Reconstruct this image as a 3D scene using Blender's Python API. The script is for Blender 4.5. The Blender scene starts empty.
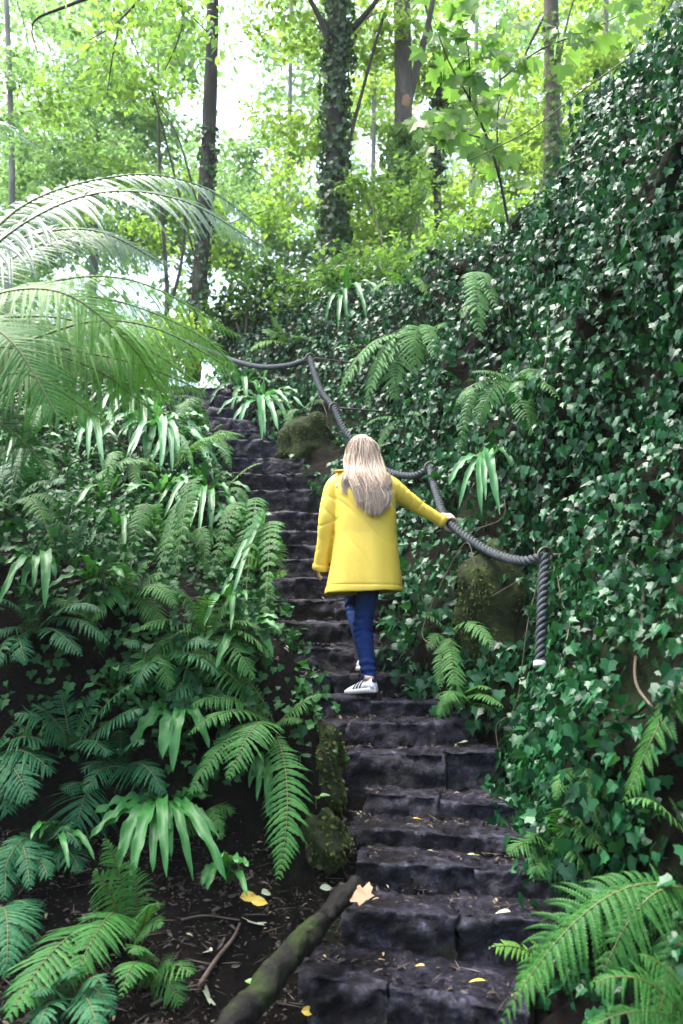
import bpy, bmesh, math, random
import numpy as np
from mathutils import Vector, noise
from mathutils.bvhtree import BVHTree

rng = np.random.default_rng(11)
random.seed(11)
scene = bpy.context.scene
COL = scene.collection
PI = math.pi

# ------------------------------------------------------------------ camera
W, H, FPX = 683, 1024, 850.0
PITCH = math.radians(9.0)
CZ = 1.55
cam_d = bpy.data.cameras.new('camera')
cam = bpy.data.objects.new('camera', cam_d)
COL.objects.link(cam)
cam.location = (0, 0, CZ)
cam.rotation_euler = (math.radians(90) + PITCH, 0, 0)
cam_d.sensor_fit = 'VERTICAL'
cam_d.sensor_height = 36.0
cam_d.lens = 36.0 * FPX / H
cam_d.clip_end = 2000
cam_d.dof.use_dof = True
cam_d.dof.focus_distance = 4.9
cam_d.dof.aperture_fstop = 2.8
scene.camera = cam
CP, SP = math.cos(PITCH), math.sin(PITCH)


def raydir(px, py):
    v = (512 - py) / FPX
    return np.array([(px - 341.5) / FPX, CP - v * SP, SP + v * CP])


def P(px, py, Y):
    d = raydir(px, py)
    return np.array([0, 0, CZ]) + d * (Y / d[1])


def pix(V):
    V = np.asarray(V, float)
    X, Y, Z = V[..., 0], V[..., 1], V[..., 2] - CZ
    dep = Y * CP + Z * SP
    u = -Y * SP + Z * CP
    dep = np.where(dep < .05, .05, dep)
    return 341.5 + FPX * X / dep, 512 - FPX * u / dep


# ------------------------------------------------------------------ helpers
def nrm(a):
    a = np.asarray(a, float)
    return a / np.maximum(np.linalg.norm(a, axis=-1, keepdims=True), 1e-9)


def mk(name, V, F, mat, parent=None, smooth=True, at=None):
    """one mesh object from vertices and a list of faces (lists or (M,k) arrays)"""
    V = np.asarray(V, np.float32)
    if at is not None:
        V = V - np.asarray(at, np.float32)
    me = bpy.data.meshes.new(name)
    if isinstance(F, np.ndarray):
        F = [F]
    if len(F) and isinstance(F[0], np.ndarray) and F[0].ndim == 2:
        idx = np.concatenate([f.ravel() for f in F]).astype(np.int32)
        tot = np.concatenate([np.full(len(f), f.shape[1]) for f in F]).astype(np.int32)
    else:
        idx = np.array([i for f in F for i in f], np.int32)
        tot = np.array([len(f) for f in F], np.int32)
    st = np.zeros(len(tot), np.int32)
    st[1:] = np.cumsum(tot)[:-1]
    me.vertices.add(len(V))
    me.vertices.foreach_set('co', V.ravel())
    me.loops.add(len(idx))
    me.loops.foreach_set('vertex_index', idx)
    me.polygons.add(len(tot))
    me.polygons.foreach_set('loop_start', st)
    me.polygons.foreach_set('use_smooth', np.full(len(tot), smooth))
    me.update(calc_edges=True)
    me.validate()
    if mat:
        me.materials.append(mat)
    o = bpy.data.objects.new(name, me)
    COL.objects.link(o)
    if parent is not None:
        o.parent = parent
    if at is not None:
        o.location = at
    return o


def tag(o, label=None, cat=None, group=None, kind=None):
    if label: o['label'] = label
    if cat: o['category'] = cat
    if group: o['group'] = group
    if kind: o['kind'] = kind
    return o


def thing(name, label, cat, loc, group=None):
    o = bpy.data.objects.new(name, None)
    o.empty_display_size = .1
    COL.objects.link(o)
    o.location = loc
    ORIG[o.name] = np.array(loc, float)
    return tag(o, label, cat, group)


ORIG = {}


def part(name, V, F, mat, parent, smooth=True):
    """a part, vertices in world space, stored relative to its parent's origin"""
    return mk(name, np.asarray(V) - ORIG[parent.name], F, mat, parent, smooth)


class MB:
    def __init__(s):
        s.v, s.f, s.n = [], {}, 0

    def add(s, V, F):
        V = np.asarray(V, float)
        for f in (F if isinstance(F, list) else [F]):
            f = np.asarray(f, int)
            if f.ndim == 1: f = f[None]
            s.f.setdefault(f.shape[1], []).append(f + s.n)
        s.v.append(V)
        s.n += len(V)

    def get(s):
        return np.concatenate(s.v), [np.concatenate(x) for x in s.f.values()]


def frames(pts):
    pts = np.asarray(pts, float)
    t = nrm(np.gradient(pts, axis=0))
    ref = np.array([0, 0, 1.0]) if abs(t[0][2]) < .9 else np.array([1.0, 0, 0])
    a = nrm(np.cross(t[0], ref))
    A = []
    for i in range(len(pts)):
        a = nrm(a - t[i] * np.dot(a, t[i]))
        A.append(a)
    A = np.array(A)
    return t, A, np.cross(t, A)


def tube(pts, rad, sides=8, cap=True, squash=None):
    pts = np.asarray(pts, float)
    n = len(pts)
    rad = np.broadcast_to(np.asarray(rad, float), (n,))
    t, A, B = frames(pts)
    an = np.arange(sides) / sides * 2 * PI
    V = pts[:, None] + rad[:, None, None] * (np.cos(an)[None, :, None] * A[:, None] + np.sin(an)[None, :, None] * B[:, None])
    V = V.reshape(-1, 3)
    i = np.arange(n - 1)[:, None] * sides
    j = np.arange(sides)[None]
    j2 = (j + 1) % sides
    Q = np.stack([i + j, i + j2, i + sides + j2, i + sides + j], -1).reshape(-1, 4)
    F = [Q]
    if cap:
        V = np.concatenate([V, pts[:1], pts[-1:]])
        c0, c1 = n * sides, n * sides + 1
        F.append(np.stack([np.full(sides, c0), (np.arange(sides) + 1) % sides, np.arange(sides)], -1))
        e = (n - 1) * sides
        F.append(np.stack([np.full(sides, c1), e + np.arange(sides), e + (np.arange(sides) + 1) % sides], -1))
    return V, F


def rings(R, cap=True):
    """loft of (n,sides,3) rings"""
    R = np.asarray(R, float)
    n, sides = R.shape[:2]
    V = R.reshape(-1, 3)
    i = np.arange(n - 1)[:, None] * sides
    j = np.arange(sides)[None]
    j2 = (j + 1) % sides
    F = [np.stack([i + j, i + j2, i + sides + j2, i + sides + j], -1).reshape(-1, 4)]
    if cap:
        V = np.concatenate([V, R[:1].mean(1), R[-1:].mean(1)])
        c0, c1 = n * sides, n * sides + 1
        F.append(np.stack([np.full(sides, c0), (np.arange(sides) + 1) % sides, np.arange(sides)], -1))
        e = (n - 1) * sides
        F.append(np.stack([np.full(sides, c1), e + np.arange(sides), e + (np.arange(sides) + 1) % sides], -1))
    return V, F


def spline(ctrl, n):
    c = np.asarray(ctrl, float)
    c = np.concatenate([[2 * c[0] - c[1]], c, [2 * c[-1] - c[-2]]])
    m = len(c) - 3
    u = np.linspace(0, m - 1e-6, n)
    i = u.astype(int)
    f = (u - i)[:, None]
    p0, p1, p2, p3 = c[i], c[i + 1], c[i + 2], c[i + 3]
    return .5 * (2 * p1 + (p2 - p0) * f + (2 * p0 - 5 * p1 + 4 * p2 - p3) * f * f + (3 * p1 - p0 - 3 * p2 + p3) * f ** 3)


def ellipsoid(c, r, nu=20, nv=14, R=None):
    u = np.arange(nu) / nu * 2 * PI
    v = np.linspace(.02, PI - .02, nv)
    Q = np.stack([np.sin(v)[:, None] * np.cos(u), np.sin(v)[:, None] * np.sin(u), np.cos(v)[:, None] + 0 * u], -1) * np.asarray(r)
    if R is not None:
        Q = Q @ np.asarray(R).T
    return rings((Q + np.asarray(c))[::-1])


def vnoise(V, s, seed=0.0):
    return np.array([noise.noise(Vector((x * s + seed, y * s + seed * .7, z * s - seed))) for x, y, z in V])


def sstep(a, b, x):
    t = np.clip((x - a) / (b - a), 0, 1)
    return t * t * (3 - 2 * t)


def evaluated(o):
    dg = bpy.context.evaluated_depsgraph_get()
    e = o.evaluated_get(dg)
    me = bpy.data.meshes.new_from_object(e)
    return me


def fuse(name, pieces, voxel, smooth, mat, parent, wrinkle=None):
    """several overlapping closed pieces grown into ONE continuous surface"""
    mb = MB()
    for V, F in pieces:
        mb.add(V, F)
    V, F = mb.get()
    o = mk(name, V, F, mat)
    r = o.modifiers.new('r', 'REMESH'); r.mode = 'VOXEL'; r.voxel_size = voxel
    if smooth:
        s = o.modifiers.new('s', 'SMOOTH'); s.iterations = smooth; s.factor = .5
    me = evaluated(o)
    o.modifiers.clear()
    old = o.data
    n = len(me.vertices)
    co = np.empty(n * 3, np.float32); me.vertices.foreach_get('co', co); co = co.reshape(-1, 3)
    if wrinkle is not None:
        no = np.empty(n * 3, np.float32); me.vertices.foreach_get('normal', no); no = no.reshape(-1, 3)
        co = co + no * wrinkle(co.astype(float), no.astype(float))[:, None].astype(np.float32)
    co = co - ORIG[parent.name].astype(np.float32)
    me.vertices.foreach_set('co', co.ravel())
    me.polygons.foreach_set('use_smooth', np.ones(len(me.polygons), bool))
    me.name = name
    me.materials.clear()
    me.materials.append(mat)
    o.data = me
    bpy.data.meshes.remove(old)
    o.parent = parent
    return o


# ------------------------------------------------------------------ materials
def newmat(name):
    m = bpy.data.materials.new(name)
    m.use_nodes = True
    nt = m.node_tree
    nt.nodes.clear()
    out = nt.nodes.new('ShaderNodeOutputMaterial')
    return m, nt, out


def N(nt, typ, **kw):
    n = nt.nodes.new(typ)
    for k, v in kw.items():
        setattr(n, k, v)
    return n


def ramp(nt, stops, fac=None, interp='LINEAR'):
    r = N(nt, 'ShaderNodeValToRGB')
    cr = r.color_ramp
    cr.interpolation = interp
    while len(cr.elements) < len(stops):
        cr.elements.new(.5)
    for e, (p, c) in zip(cr.elements, stops):
        e.position = p
        e.color = (*c, 1)
    if fac is not None:
        nt.links.new(fac, r.inputs[0])
    return r


def leaf_mat(name, cols, rough=.4, trans=.25, tcol=None, spec=.5, noise_s=3.0, bump=.15, bump_s=60):
    """leaf: colour varies from leaf to leaf and a little across patches; part of the light passes through"""
    m, nt, out = newmat(name)
    L = nt.links.new
    g = N(nt, 'ShaderNodeNewGeometry')
    oi = N(nt, 'ShaderNodeObjectInfo')
    tc = N(nt, 'ShaderNodeTexCoord')
    nz = N(nt, 'ShaderNodeTexNoise'); nz.inputs['Scale'].default_value = noise_s; nz.inputs['Detail'].default_value = 3
    L(tc.outputs['Object'], nz.inputs['Vector'])
    a = N(nt, 'ShaderNodeMath', operation='MULTIPLY_ADD'); a.inputs[1].default_value = .55
    L(g.outputs['Random Per Island'], a.inputs[0])
    b = N(nt, 'ShaderNodeMath', operation='MULTIPLY'); b.inputs[1].default_value = .15
    L(oi.outputs['Random'], b.inputs[0])
    L(b.outputs[0], a.inputs[2])
    c = N(nt, 'ShaderNodeMath', operation='MULTIPLY_ADD'); c.inputs[1].default_value = .6; c.inputs[2].default_value = -.15
    L(nz.outputs['Fac'], c.inputs[0])
    d = N(nt, 'ShaderNodeMath', operation='ADD', use_clamp=True)
    L(a.outputs[0], d.inputs[0]); L(c.outputs[0], d.inputs[1])
    k = len(cols)
    r = ramp(nt, [(i / (k - 1), cols[i]) for i in range(k)], d.outputs[0])
    p = N(nt, 'ShaderNodeBsdfPrincipled')
    L(r.outputs[0], p.inputs['Base Color'])
    p.inputs['Roughness'].default_value = rough
    p.inputs['Specular IOR Level'].default_value = spec
    if bump:
        n2 = N(nt, 'ShaderNodeTexNoise'); n2.inputs['Scale'].default_value = bump_s; n2.inputs['Detail'].default_value = 2
        L(tc.outputs['Object'], n2.inputs['Vector'])
        bp = N(nt, 'ShaderNodeBump'); bp.inputs['Strength'].default_value = bump; bp.inputs['Distance'].default_value = .01
        L(n2.outputs['Fac'], bp.inputs['Height'])
        L(bp.outputs[0], p.inputs['Normal'])
    t = N(nt, 'ShaderNodeBsdfTranslucent')
    if tcol is None:
        mx = N(nt, 'ShaderNodeMix', data_type='RGBA', blend_type='MULTIPLY')
        mx.inputs[0].default_value = 1
        L(r.outputs[0], mx.inputs[6]); mx.inputs[7].default_value = (1.6, 1.5, .7, 1)
        L(mx.outputs[2], t.inputs[0])
    else:
        hs = ramp(nt, [(0, tcol[0]), (1, tcol[1])], d.outputs[0])
        L(hs.outputs[0], t.inputs[0])
    ms = N(nt, 'ShaderNodeMixShader'); ms.inputs[0].default_value = trans
    L(p.outputs[0], ms.inputs[1]); L(t.outputs[0], ms.inputs[2])
    L(ms.outputs[0], out.inputs[0])
    return m


def surf_mat(name, stops, scale=4, rough=(.5, .8), bump=.4, bump_s=20, dist=.02, spec=.4, stretch=(1, 1, 1), stops2=None, mask_s=2.0, mask=(.45, .6), coords='Object', detail=8):
    """rough mottled surface: rock, soil, bark, cloth; optional second ramp (moss) in patches"""
    m, nt, out = newmat(name)
    L = nt.links.new
    tc = N(nt, 'ShaderNodeTexCoord')
    mp = N(nt, 'ShaderNodeMapping'); mp.inputs['Scale'].default_value = stretch
    L(tc.outputs[coords], mp.inputs[0])
    n1 = N(nt, 'ShaderNodeTexNoise'); n1.inputs['Scale'].default_value = scale; n1.inputs['Detail'].default_value = detail; n1.inputs['Roughness'].default_value = .65
    L(mp.outputs[0], n1.inputs['Vector'])
    r = ramp(nt, stops, n1.outputs['Fac'])
    p = N(nt, 'ShaderNodeBsdfPrincipled')
    colr = r.outputs[0]
    if stops2:
        n3 = N(nt, 'ShaderNodeTexNoise'); n3.inputs['Scale'].default_value = mask_s; n3.inputs['Detail'].default_value = 6; n3.inputs['Roughness'].default_value = .7
        L(mp.outputs[0], n3.inputs['Vector'])
        mk_ = ramp(nt, [(mask[0], (0, 0, 0)), (mask[1], (1, 1, 1))], n3.outputs['Fac'])
        n4 = N(nt, 'ShaderNodeTexNoise'); n4.inputs['Scale'].default_value = scale * 6; n4.inputs['Detail'].default_value = 4
        L(mp.outputs[0], n4.inputs['Vector'])
        r2 = ramp(nt, stops2, n4.outputs['Fac'])
        mx = N(nt, 'ShaderNodeMix', data_type='RGBA')
        L(mk_.outputs[0], mx.inputs[0]); L(colr, mx.inputs[6]); L(r2.outputs[0], mx.inputs[7])
        colr = mx.outputs[2]
    L(colr, p.inputs['Base Color'])
    n2 = N(nt, 'ShaderNodeTexNoise'); n2.inputs['Scale'].default_value = bump_s; n2.inputs['Detail'].default_value = 8; n2.inputs['Roughness'].default_value = .7
    L(mp.outputs[0], n2.inputs['Vector'])
    bp = N(nt, 'ShaderNodeBump'); bp.inputs['Strength'].default_value = bump; bp.inputs['Distance'].default_value = dist
    L(n2.outputs['Fac'], bp.inputs['Height']); L(bp.outputs[0], p.inputs['Normal'])
    rr = N(nt, 'ShaderNodeMapRange'); rr.inputs[1].default_value = .3; rr.inputs[2].default_value = .7
    rr.inputs[3].default_value, rr.inputs[4].default_value = rough
    L(n1.outputs['Fac'], rr.inputs[0]); L(rr.outputs[0], p.inputs['Roughness'])
    p.inputs['Specular IOR Level'].default_value = spec
    L(p.outputs[0], out.inputs[0])
    return m


def stone_mat():
    m, nt, out = newmat('wet_stone')
    L = nt.links.new
    tc = N(nt, 'ShaderNodeTexCoord'); g = N(nt, 'ShaderNodeNewGeometry'); oi = N(nt, 'ShaderNodeObjectInfo')
    def nz(sc, det, ro=.65):
        n = N(nt, 'ShaderNodeTexNoise'); n.inputs['Scale'].default_value = sc; n.inputs['Detail'].default_value = det; n.inputs['Roughness'].default_value = ro
        L(tc.outputs['Object'], n.inputs['Vector']); return n.outputs['Fac']
    base = ramp(nt, [(.34, (.0026, .0024, .0040)), (.48, (.0085, .0080, .0135)), (.57, (.024, .023, .036)), (.68, (.085, .084, .115))], nz(7, 10, .75))
    tone = N(nt, 'ShaderNodeMapRange'); tone.inputs[3].default_value = .5; tone.inputs[4].default_value = 1.5
    L(oi.outputs['Random'], tone.inputs[0])
    m1 = N(nt, 'ShaderNodeMix', data_type='RGBA', blend_type='MULTIPLY'); m1.inputs[0].default_value = 1
    L(base.outputs[0], m1.inputs[6]); L(tone.outputs[0], m1.inputs[7])
    brown = ramp(nt, [(.52, (0, 0, 0)), (.66, (1, 1, 1))], nz(2.4, 6))
    m2 = N(nt, 'ShaderNodeMix', data_type='RGBA'); L(brown.outputs[0], m2.inputs[0]); L(m1.outputs[2], m2.inputs[6]); m2.inputs[7].default_value = (.007, .0055, .005, 1)
    edge = ramp(nt, [(.505, (0, 0, 0)), (.56, (.75, .75, .75))], g.outputs['Pointiness'])
    brk = N(nt, 'ShaderNodeMath', operation='MULTIPLY'); L(edge.outputs[0], brk.inputs[0]); L(nz(16, 5), brk.inputs[1])
    m3 = N(nt, 'ShaderNodeMix', data_type='RGBA'); L(brk.outputs[0], m3.inputs[0]); L(m2.outputs[2], m3.inputs[6]); m3.inputs[7].default_value = (.075, .073, .092, 1)
    mossm = ramp(nt, [(.60, (0, 0, 0)), (.70, (1, 1, 1))], nz(1.7, 8, .75))
    m4 = N(nt, 'ShaderNodeMix', data_type='RGBA'); L(mossm.outputs[0], m4.inputs[0]); L(m3.outputs[2], m4.inputs[6]); m4.inputs[7].default_value = (.018, .026, .009, 1)
    grain = ramp(nt, [(.35, (.35, .35, .36)), (.5, (1, 1, 1)), (.68, (2.6, 2.5, 2.8))], nz(42, 6, .8))
    m5 = N(nt, 'ShaderNodeMix', data_type='RGBA', blend_type='MULTIPLY'); m5.inputs[0].default_value = 1
    L(m4.outputs[2], m5.inputs[6]); L(grain.outputs[0], m5.inputs[7])
    p = N(nt, 'ShaderNodeBsdfPrincipled'); L(m5.outputs[2], p.inputs['Base Color'])
    rr = N(nt, 'ShaderNodeMapRange'); rr.inputs[1].default_value = .35; rr.inputs[2].default_value = .65; rr.inputs[3].default_value = .14; rr.inputs[4].default_value = .55
    L(nz(5, 5), rr.inputs[0]); L(rr.outputs[0], p.inputs['Roughness'])
    p.inputs['Specular IOR Level'].default_value = .2
    b1 = N(nt, 'ShaderNodeBump'); b1.inputs['Strength'].default_value = 1; b1.inputs['Distance'].default_value = .035; L(nz(19, 10, .78), b1.inputs['Height'])
    L(b1.outputs[0], p.inputs['Normal']); L(p.outputs[0], out.inputs[0])
    return m


def plain(name, col, rough=.5, metallic=0, spec=.5):
    m = surf_mat(name, [(.3, tuple(c * .85 for c in col)), (.7, tuple(min(1, c * 1.1) for c in col))], scale=25, rough=(rough * .9, min(1, rough * 1.1)), bump=.05, spec=spec)
    return m


M = {}
M['ivy'] = leaf_mat('ivy_leaf', [(.002, .017, .007), (.004, .034, .013), (.009, .062, .021), (.021, .10, .034), (.055, .18, .065)], rough=.36, trans=.18, spec=.22, noise_s=5)  # leaf highlights put into the brightest stops, specular kept low
M['ivy_small'] = leaf_mat('ivy_leaf_small', [(.004, .030, .009), (.013, .07, .017), (.04, .14, .03)], rough=.5, trans=.22, spec=.16)
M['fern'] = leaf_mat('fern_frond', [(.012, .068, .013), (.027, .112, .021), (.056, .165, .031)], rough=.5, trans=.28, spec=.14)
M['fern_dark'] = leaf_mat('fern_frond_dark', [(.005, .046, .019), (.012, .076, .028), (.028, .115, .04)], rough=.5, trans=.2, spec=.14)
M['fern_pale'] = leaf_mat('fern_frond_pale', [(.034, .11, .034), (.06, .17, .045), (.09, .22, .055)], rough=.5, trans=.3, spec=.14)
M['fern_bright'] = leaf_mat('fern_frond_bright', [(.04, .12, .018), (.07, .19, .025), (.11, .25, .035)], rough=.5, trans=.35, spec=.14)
M['fern_dead'] = leaf_mat('fern_frond_withered', [(.05, .028, .012), (.09, .055, .022), (.11, .085, .03)], rough=.7, trans=.25, spec=.1)
M['strap'] = leaf_mat('strap_leaf', [(.013, .08, .016), (.026, .125, .025), (.05, .175, .04)], rough=.4, trans=.2, spec=.28, noise_s=10)
M['strap_pale'] = leaf_mat('strap_leaf_pale', [(.035, .14, .05), (.07, .22, .085), (.12, .29, .125)], rough=.4, trans=.28, spec=.3, noise_s=10)  # paler copy of strap, with the leaves' pale highlights put into the colour
M['tree_fern'] = leaf_mat('tree_fern_frond_sheen', [(.035, .10, .05), (.06, .145, .075), (.09, .19, .10)], rough=.36, trans=.4, spec=.5)  # upper fronds: bluish sky sheen put into the base colour
M['tree_fern_lit'] = leaf_mat('tree_fern_frond_lit', [(.04, .15, .016), (.07, .21, .022), (.11, .27, .03)], rough=.45, trans=.5, spec=.25)  # lit copy of the frond: brighter green painted in for the light
TG = ((.10, .24, .02), (.28, .42, .05))
M['crown_a'] = leaf_mat('crown_leaf_green', [(.035, .10, .018), (.06, .15, .025), (.10, .2, .03)], rough=.5, trans=.5, tcol=((.17, .36, .04), (.34, .54, .08)), noise_s=.5, bump=0)
M['crown_b'] = leaf_mat('crown_leaf_yellow_green', [(.05, .12, .018), (.08, .17, .025), (.12, .22, .03)], rough=.5, trans=.55, tcol=((.22, .40, .04), (.42, .60, .10)), noise_s=.5, bump=0)
M['crown_c'] = leaf_mat('crown_leaf_cool', [(.035, .10, .03), (.06, .15, .045), (.09, .18, .05)], rough=.5, trans=.5, tcol=((.18, .37, .09), (.34, .55, .17)), noise_s=.5, bump=0)
M['shrub_green'] = leaf_mat('shrub_leaf_green', [(.016, .065, .012), (.03, .10, .018), (.06, .15, .024)], rough=.45, trans=.4, tcol=((.07, .19, .02), (.18, .32, .05)), noise_s=1, bump=0)
M['crown_dark'] = leaf_mat('crown_leaf_deep', [(.014, .05, .012), (.025, .08, .016), (.05, .12, .02)], rough=.4, trans=.3, noise_s=1, bump=0)
M['maple'] = leaf_mat('maple_leaf', [(.06, .15, .02), (.09, .19, .025), (.14, .24, .03)], rough=.45, trans=.6, tcol=((.10, .26, .03), (.22, .40, .06)), noise_s=3, bump=.1)

M['stone'] = stone_mat()
M['soil'] = surf_mat('dark_soil', [(.3, (.0025, .002, .002)), (.5, (.006, .0047, .0043)), (.7, (.014, .0105, .0085)), (.85, (.035, .026, .02))], scale=9, rough=(.55, .9), bump=1.0, bump_s=26, dist=.04, spec=.06,
                     stops2=[(.35, (.007, .012, .005)), (.65, (.02, .034, .010))], mask_s=1.3, mask=(.55, .68))
M['bank'] = surf_mat('bank_earth', [(.3, (.003, .0025, .002)), (.5, (.007, .0055, .0045)), (.7, (.016, .011, .008))], scale=6, rough=(.6, .9), bump=1.0, bump_s=18, dist=.05, spec=.05,
                     stops2=[(.35, (.006, .011, .005)), (.65, (.016, .030, .010))], mask_s=1.5, mask=(.45, .62))
M['moss'] = surf_mat('moss', [(.3, (.008, .013, .005)), (.5, (.022, .035, .010)), (.7, (.05, .065, .018))], scale=14, rough=(.8, .95), bump=1.0, bump_s=60, dist=.02, spec=.15,
                     stops2=[(.35, (.012, .010, .008)), (.65, (.03, .024, .02))], mask_s=4, mask=(.55, .65))
M['moss_tuft'] = leaf_mat('moss_tuft', [(.010, .016, .005), (.028, .042, .010), (.06, .08, .018), (.10, .115, .03)], rough=.8, trans=.1, spec=.15, noise_s=6, bump=0)
M['bark'] = surf_mat('bark', [(.3, (.04, .034, .026)), (.55, (.10, .088, .07)), (.75, (.17, .15, .125))], scale=8, rough=(.75, .95), bump=.8, bump_s=14, dist=.03, stretch=(1, 1, .25), spec=.2)
M['bark_pale'] = surf_mat('bark_pale', [(.3, (.12, .12, .105)), (.55, (.2, .2, .18)), (.75, (.3, .3, .27))], scale=6, rough=(.75, .95), bump=.5, bump_s=14, dist=.02, stretch=(1, 1, .3), spec=.2)  # fading of the far trunks put into the bark colour
M['bark_dark'] = surf_mat('bark_dark', [(.3, (.02, .018, .014)), (.55, (.05, .044, .036)), (.75, (.10, .088, .072))], scale=8, rough=(.75, .95), bump=.8, bump_s=14, dist=.03, stretch=(1, 1, .25), spec=.2)
M['log'] = surf_mat('wet_log', [(.3, (.0035, .003, .003)), (.55, (.008, .007, .007)), (.75, (.02, .018, .016))], scale=7, rough=(.35, .75), bump=.8, bump_s=24, dist=.02, spec=.12,
                    stops2=[(.35, (.008, .020, .005)), (.65, (.026, .034, .008))], mask_s=3.4, mask=(.50, .62))
M['vine'] = surf_mat('vine_stem', [(.3, (.035, .027, .018)), (.7, (.12, .095, .065))], scale=20, rough=(.7, .9), bump=.4, bump_s=60, spec=.2)
M['twig'] = surf_mat('twig', [(.3, (.04, .03, .022)), (.7, (.12, .09, .07))], scale=20, rough=(.7, .9), bump=.4, bump_s=60, spec=.2)
M['stem'] = surf_mat('frond_stem', [(.3, (.05, .06, .018)), (.7, (.12, .12, .04))], scale=20, rough=(.5, .7), bump=.1, spec=.3)
M['stem_brown'] = surf_mat('frond_stem_brown', [(.3, (.035, .018, .010)), (.7, (.09, .05, .025))], scale=20, rough=(.6, .8), bump=.1, spec=.3)
M['rope'] = surf_mat('rope_fibre', [(.3, (.018, .023, .026)), (.55, (.045, .054, .060)), (.8, (.10, .115, .122))], scale=30, rough=(.5, .8), bump=.5, bump_s=160, dist=.004, spec=.14)
M['white_tape'] = plain('white_tape', (.5, .52, .52), .6)
M['iron'] = plain('rusty_iron', (.05, .035, .028), .6)
M['leaf_tan'] = leaf_mat('fallen_leaf_tan', [(.24, .12, .055), (.33, .18, .09)], rough=.6, trans=.15, bump=.3)
M['leaf_yellow'] = leaf_mat('fallen_leaf_yellow', [(.5, .36, .05), (.62, .45, .06)], rough=.5, trans=.2, bump=.3)
M['leaf_pale'] = leaf_mat('fallen_leaf_pale', [(.30, .36, .24), (.42, .48, .34)], rough=.5, trans=.2, bump=.3)
M['leaf_green'] = leaf_mat('fallen_leaf_green', [(.05, .16, .02), (.09, .24, .03)], rough=.4, trans=.2, bump=.3)
M['litter'] = leaf_mat('leaf_litter', [(.008, .005, .004), (.018, .012, .009), (.04, .025, .017), (.10, .07, .045)], rough=.6, trans=.05, bump=.3)
M['litter_pale'] = leaf_mat('leaf_litter_light', [(.12, .10, .05), (.26, .2, .09), (.32, .30, .2)], rough=.6, trans=.1, bump=.3)  # pale scraps among the darker litter

# ------------------------------------------------------------------ the staircase in numbers
# lip of each step: pixel y at left / right end, x at left / right end, distance
ST = [  # xl  yl   xr   yr    Y
    (292, 969, 530, 1012, 3.20),
    (338, 902, 610, 928, 3.48),
    (352, 861, 610, 873, 3.74),
    (345, 823, 560, 841, 3.98),
    (362, 793, 556, 806, 4.22),
    (330, 751, 505, 752, 4.46),
    (318, 722, 478, 722, 4.70),
    (270, 697, 455, 699, 4.94),
    (262, 674, 420, 675, 5.18),
    (262, 645, 405, 647, 5.42),
    (262, 619, 400, 620, 5.65),
    (262, 598, 395, 598, 5.88),
    (262, 578, 392, 577, 6.11),
    (265, 557, 388, 557, 6.34),
    (265, 543, 380, 543, 6.57),
    (258, 529, 375, 530, 6.80),
    (240, 512, 365, 513, 7.03),
    (230, 488, 352, 489, 7.26),
    (225, 471, 325, 475, 7.49),
    (222, 458, 305, 460, 7.72),
    (215, 441, 290, 441, 7.96),
    (205, 429, 276, 430, 8.20),
    (190, 415, 262, 419, 8.45),
    (175, 404, 252, 408, 8.70),
    (165, 394, 242, 397, 8.96),
    (155, 385, 232, 388, 9.22),
]
LIP = []
for xl, yl, xr, yr, Y in ST:
    c = P((xl + xr) / 2, (yl + yr) / 2, Y)
    l, r = P(xl, yl, Y), P(xr, yr, Y)
    dzl, dzr = l[2] - c[2], r[2] - c[2]
    if c[2] < CZ - .25:                     # below eye level: the lip runs askew rather than tilting
        sl = (c[2] - CZ) / c[1]
        al, ar = (l[2] - CZ) / l[1], (r[2] - CZ) / r[1]
        l = P(xl, yl, Y * (1 + .6 * (sl / al - 1)))
        r = P(xr, yr, Y * (1 + .6 * (sl / ar - 1)))
    LIP.append((l, r))
SY = np.array([(l[1] + r[1]) / 2 for l, r in LIP])
SZ = np.array([(l[2] + r[2]) / 2 for l, r in LIP])
SXL = np.array([l[0] for l, r in LIP])
SXR = np.array([r[0] for l, r in LIP])


def stair_z(y):
    return np.interp(y, np.concatenate([[-8, 1.5, 2.6], SY, [12, 30, 220]]), np.concatenate([[-.1, .05, .12], SZ - .1, [SZ[-1] + .35, SZ[-1] + 1.2, SZ[-1] + 3]]))


def stair_l(y):
    return np.interp(y, np.concatenate([[1.0], SY, [12, 30]]), np.concatenate([[-.35], SXL, [-2.6, -8]]))


def stair_r(y):
    return np.interp(y, np.concatenate([[1.0], SY, [12, 30]]), np.concatenate([[.8], SXR, [-1.5, -6]]))


def ground_z(x, y, nz=0.0):
    zs = stair_z(y)
    dx = stair_l(y) - x
    near = zs + .10 + .13 * np.clip(dx, 0, 8)
    bank = np.interp(y, [3.6, 4.15, 4.6, 5.6, 7, 8.5, 10, 14, 30, 220], [1.15, 1.42, 1.62, 2.0, 2.95, 4.15, 4.75, 5.3, 6.2, 9]) + .36 * np.clip(dx, 0, 5)
    t = sstep(3.72, 4.2, y + .22 * nz + .05 * np.clip(dx, 0, 3))
    e = sstep(.02, .38, dx + .1 * nz)
    z = zs - .1 + e * (near * (1 - t) + bank * t - zs + .1)
    rx = x - stair_r(y)
    z = np.where(rx > 0, zs - .02 + .25 * np.clip(rx, 0, 3), z)
    return z


def axis(parts):
    a = np.concatenate([np.arange(s, e, st) for s, e, st in parts])
    return np.unique(np.round(a, 4))


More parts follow.
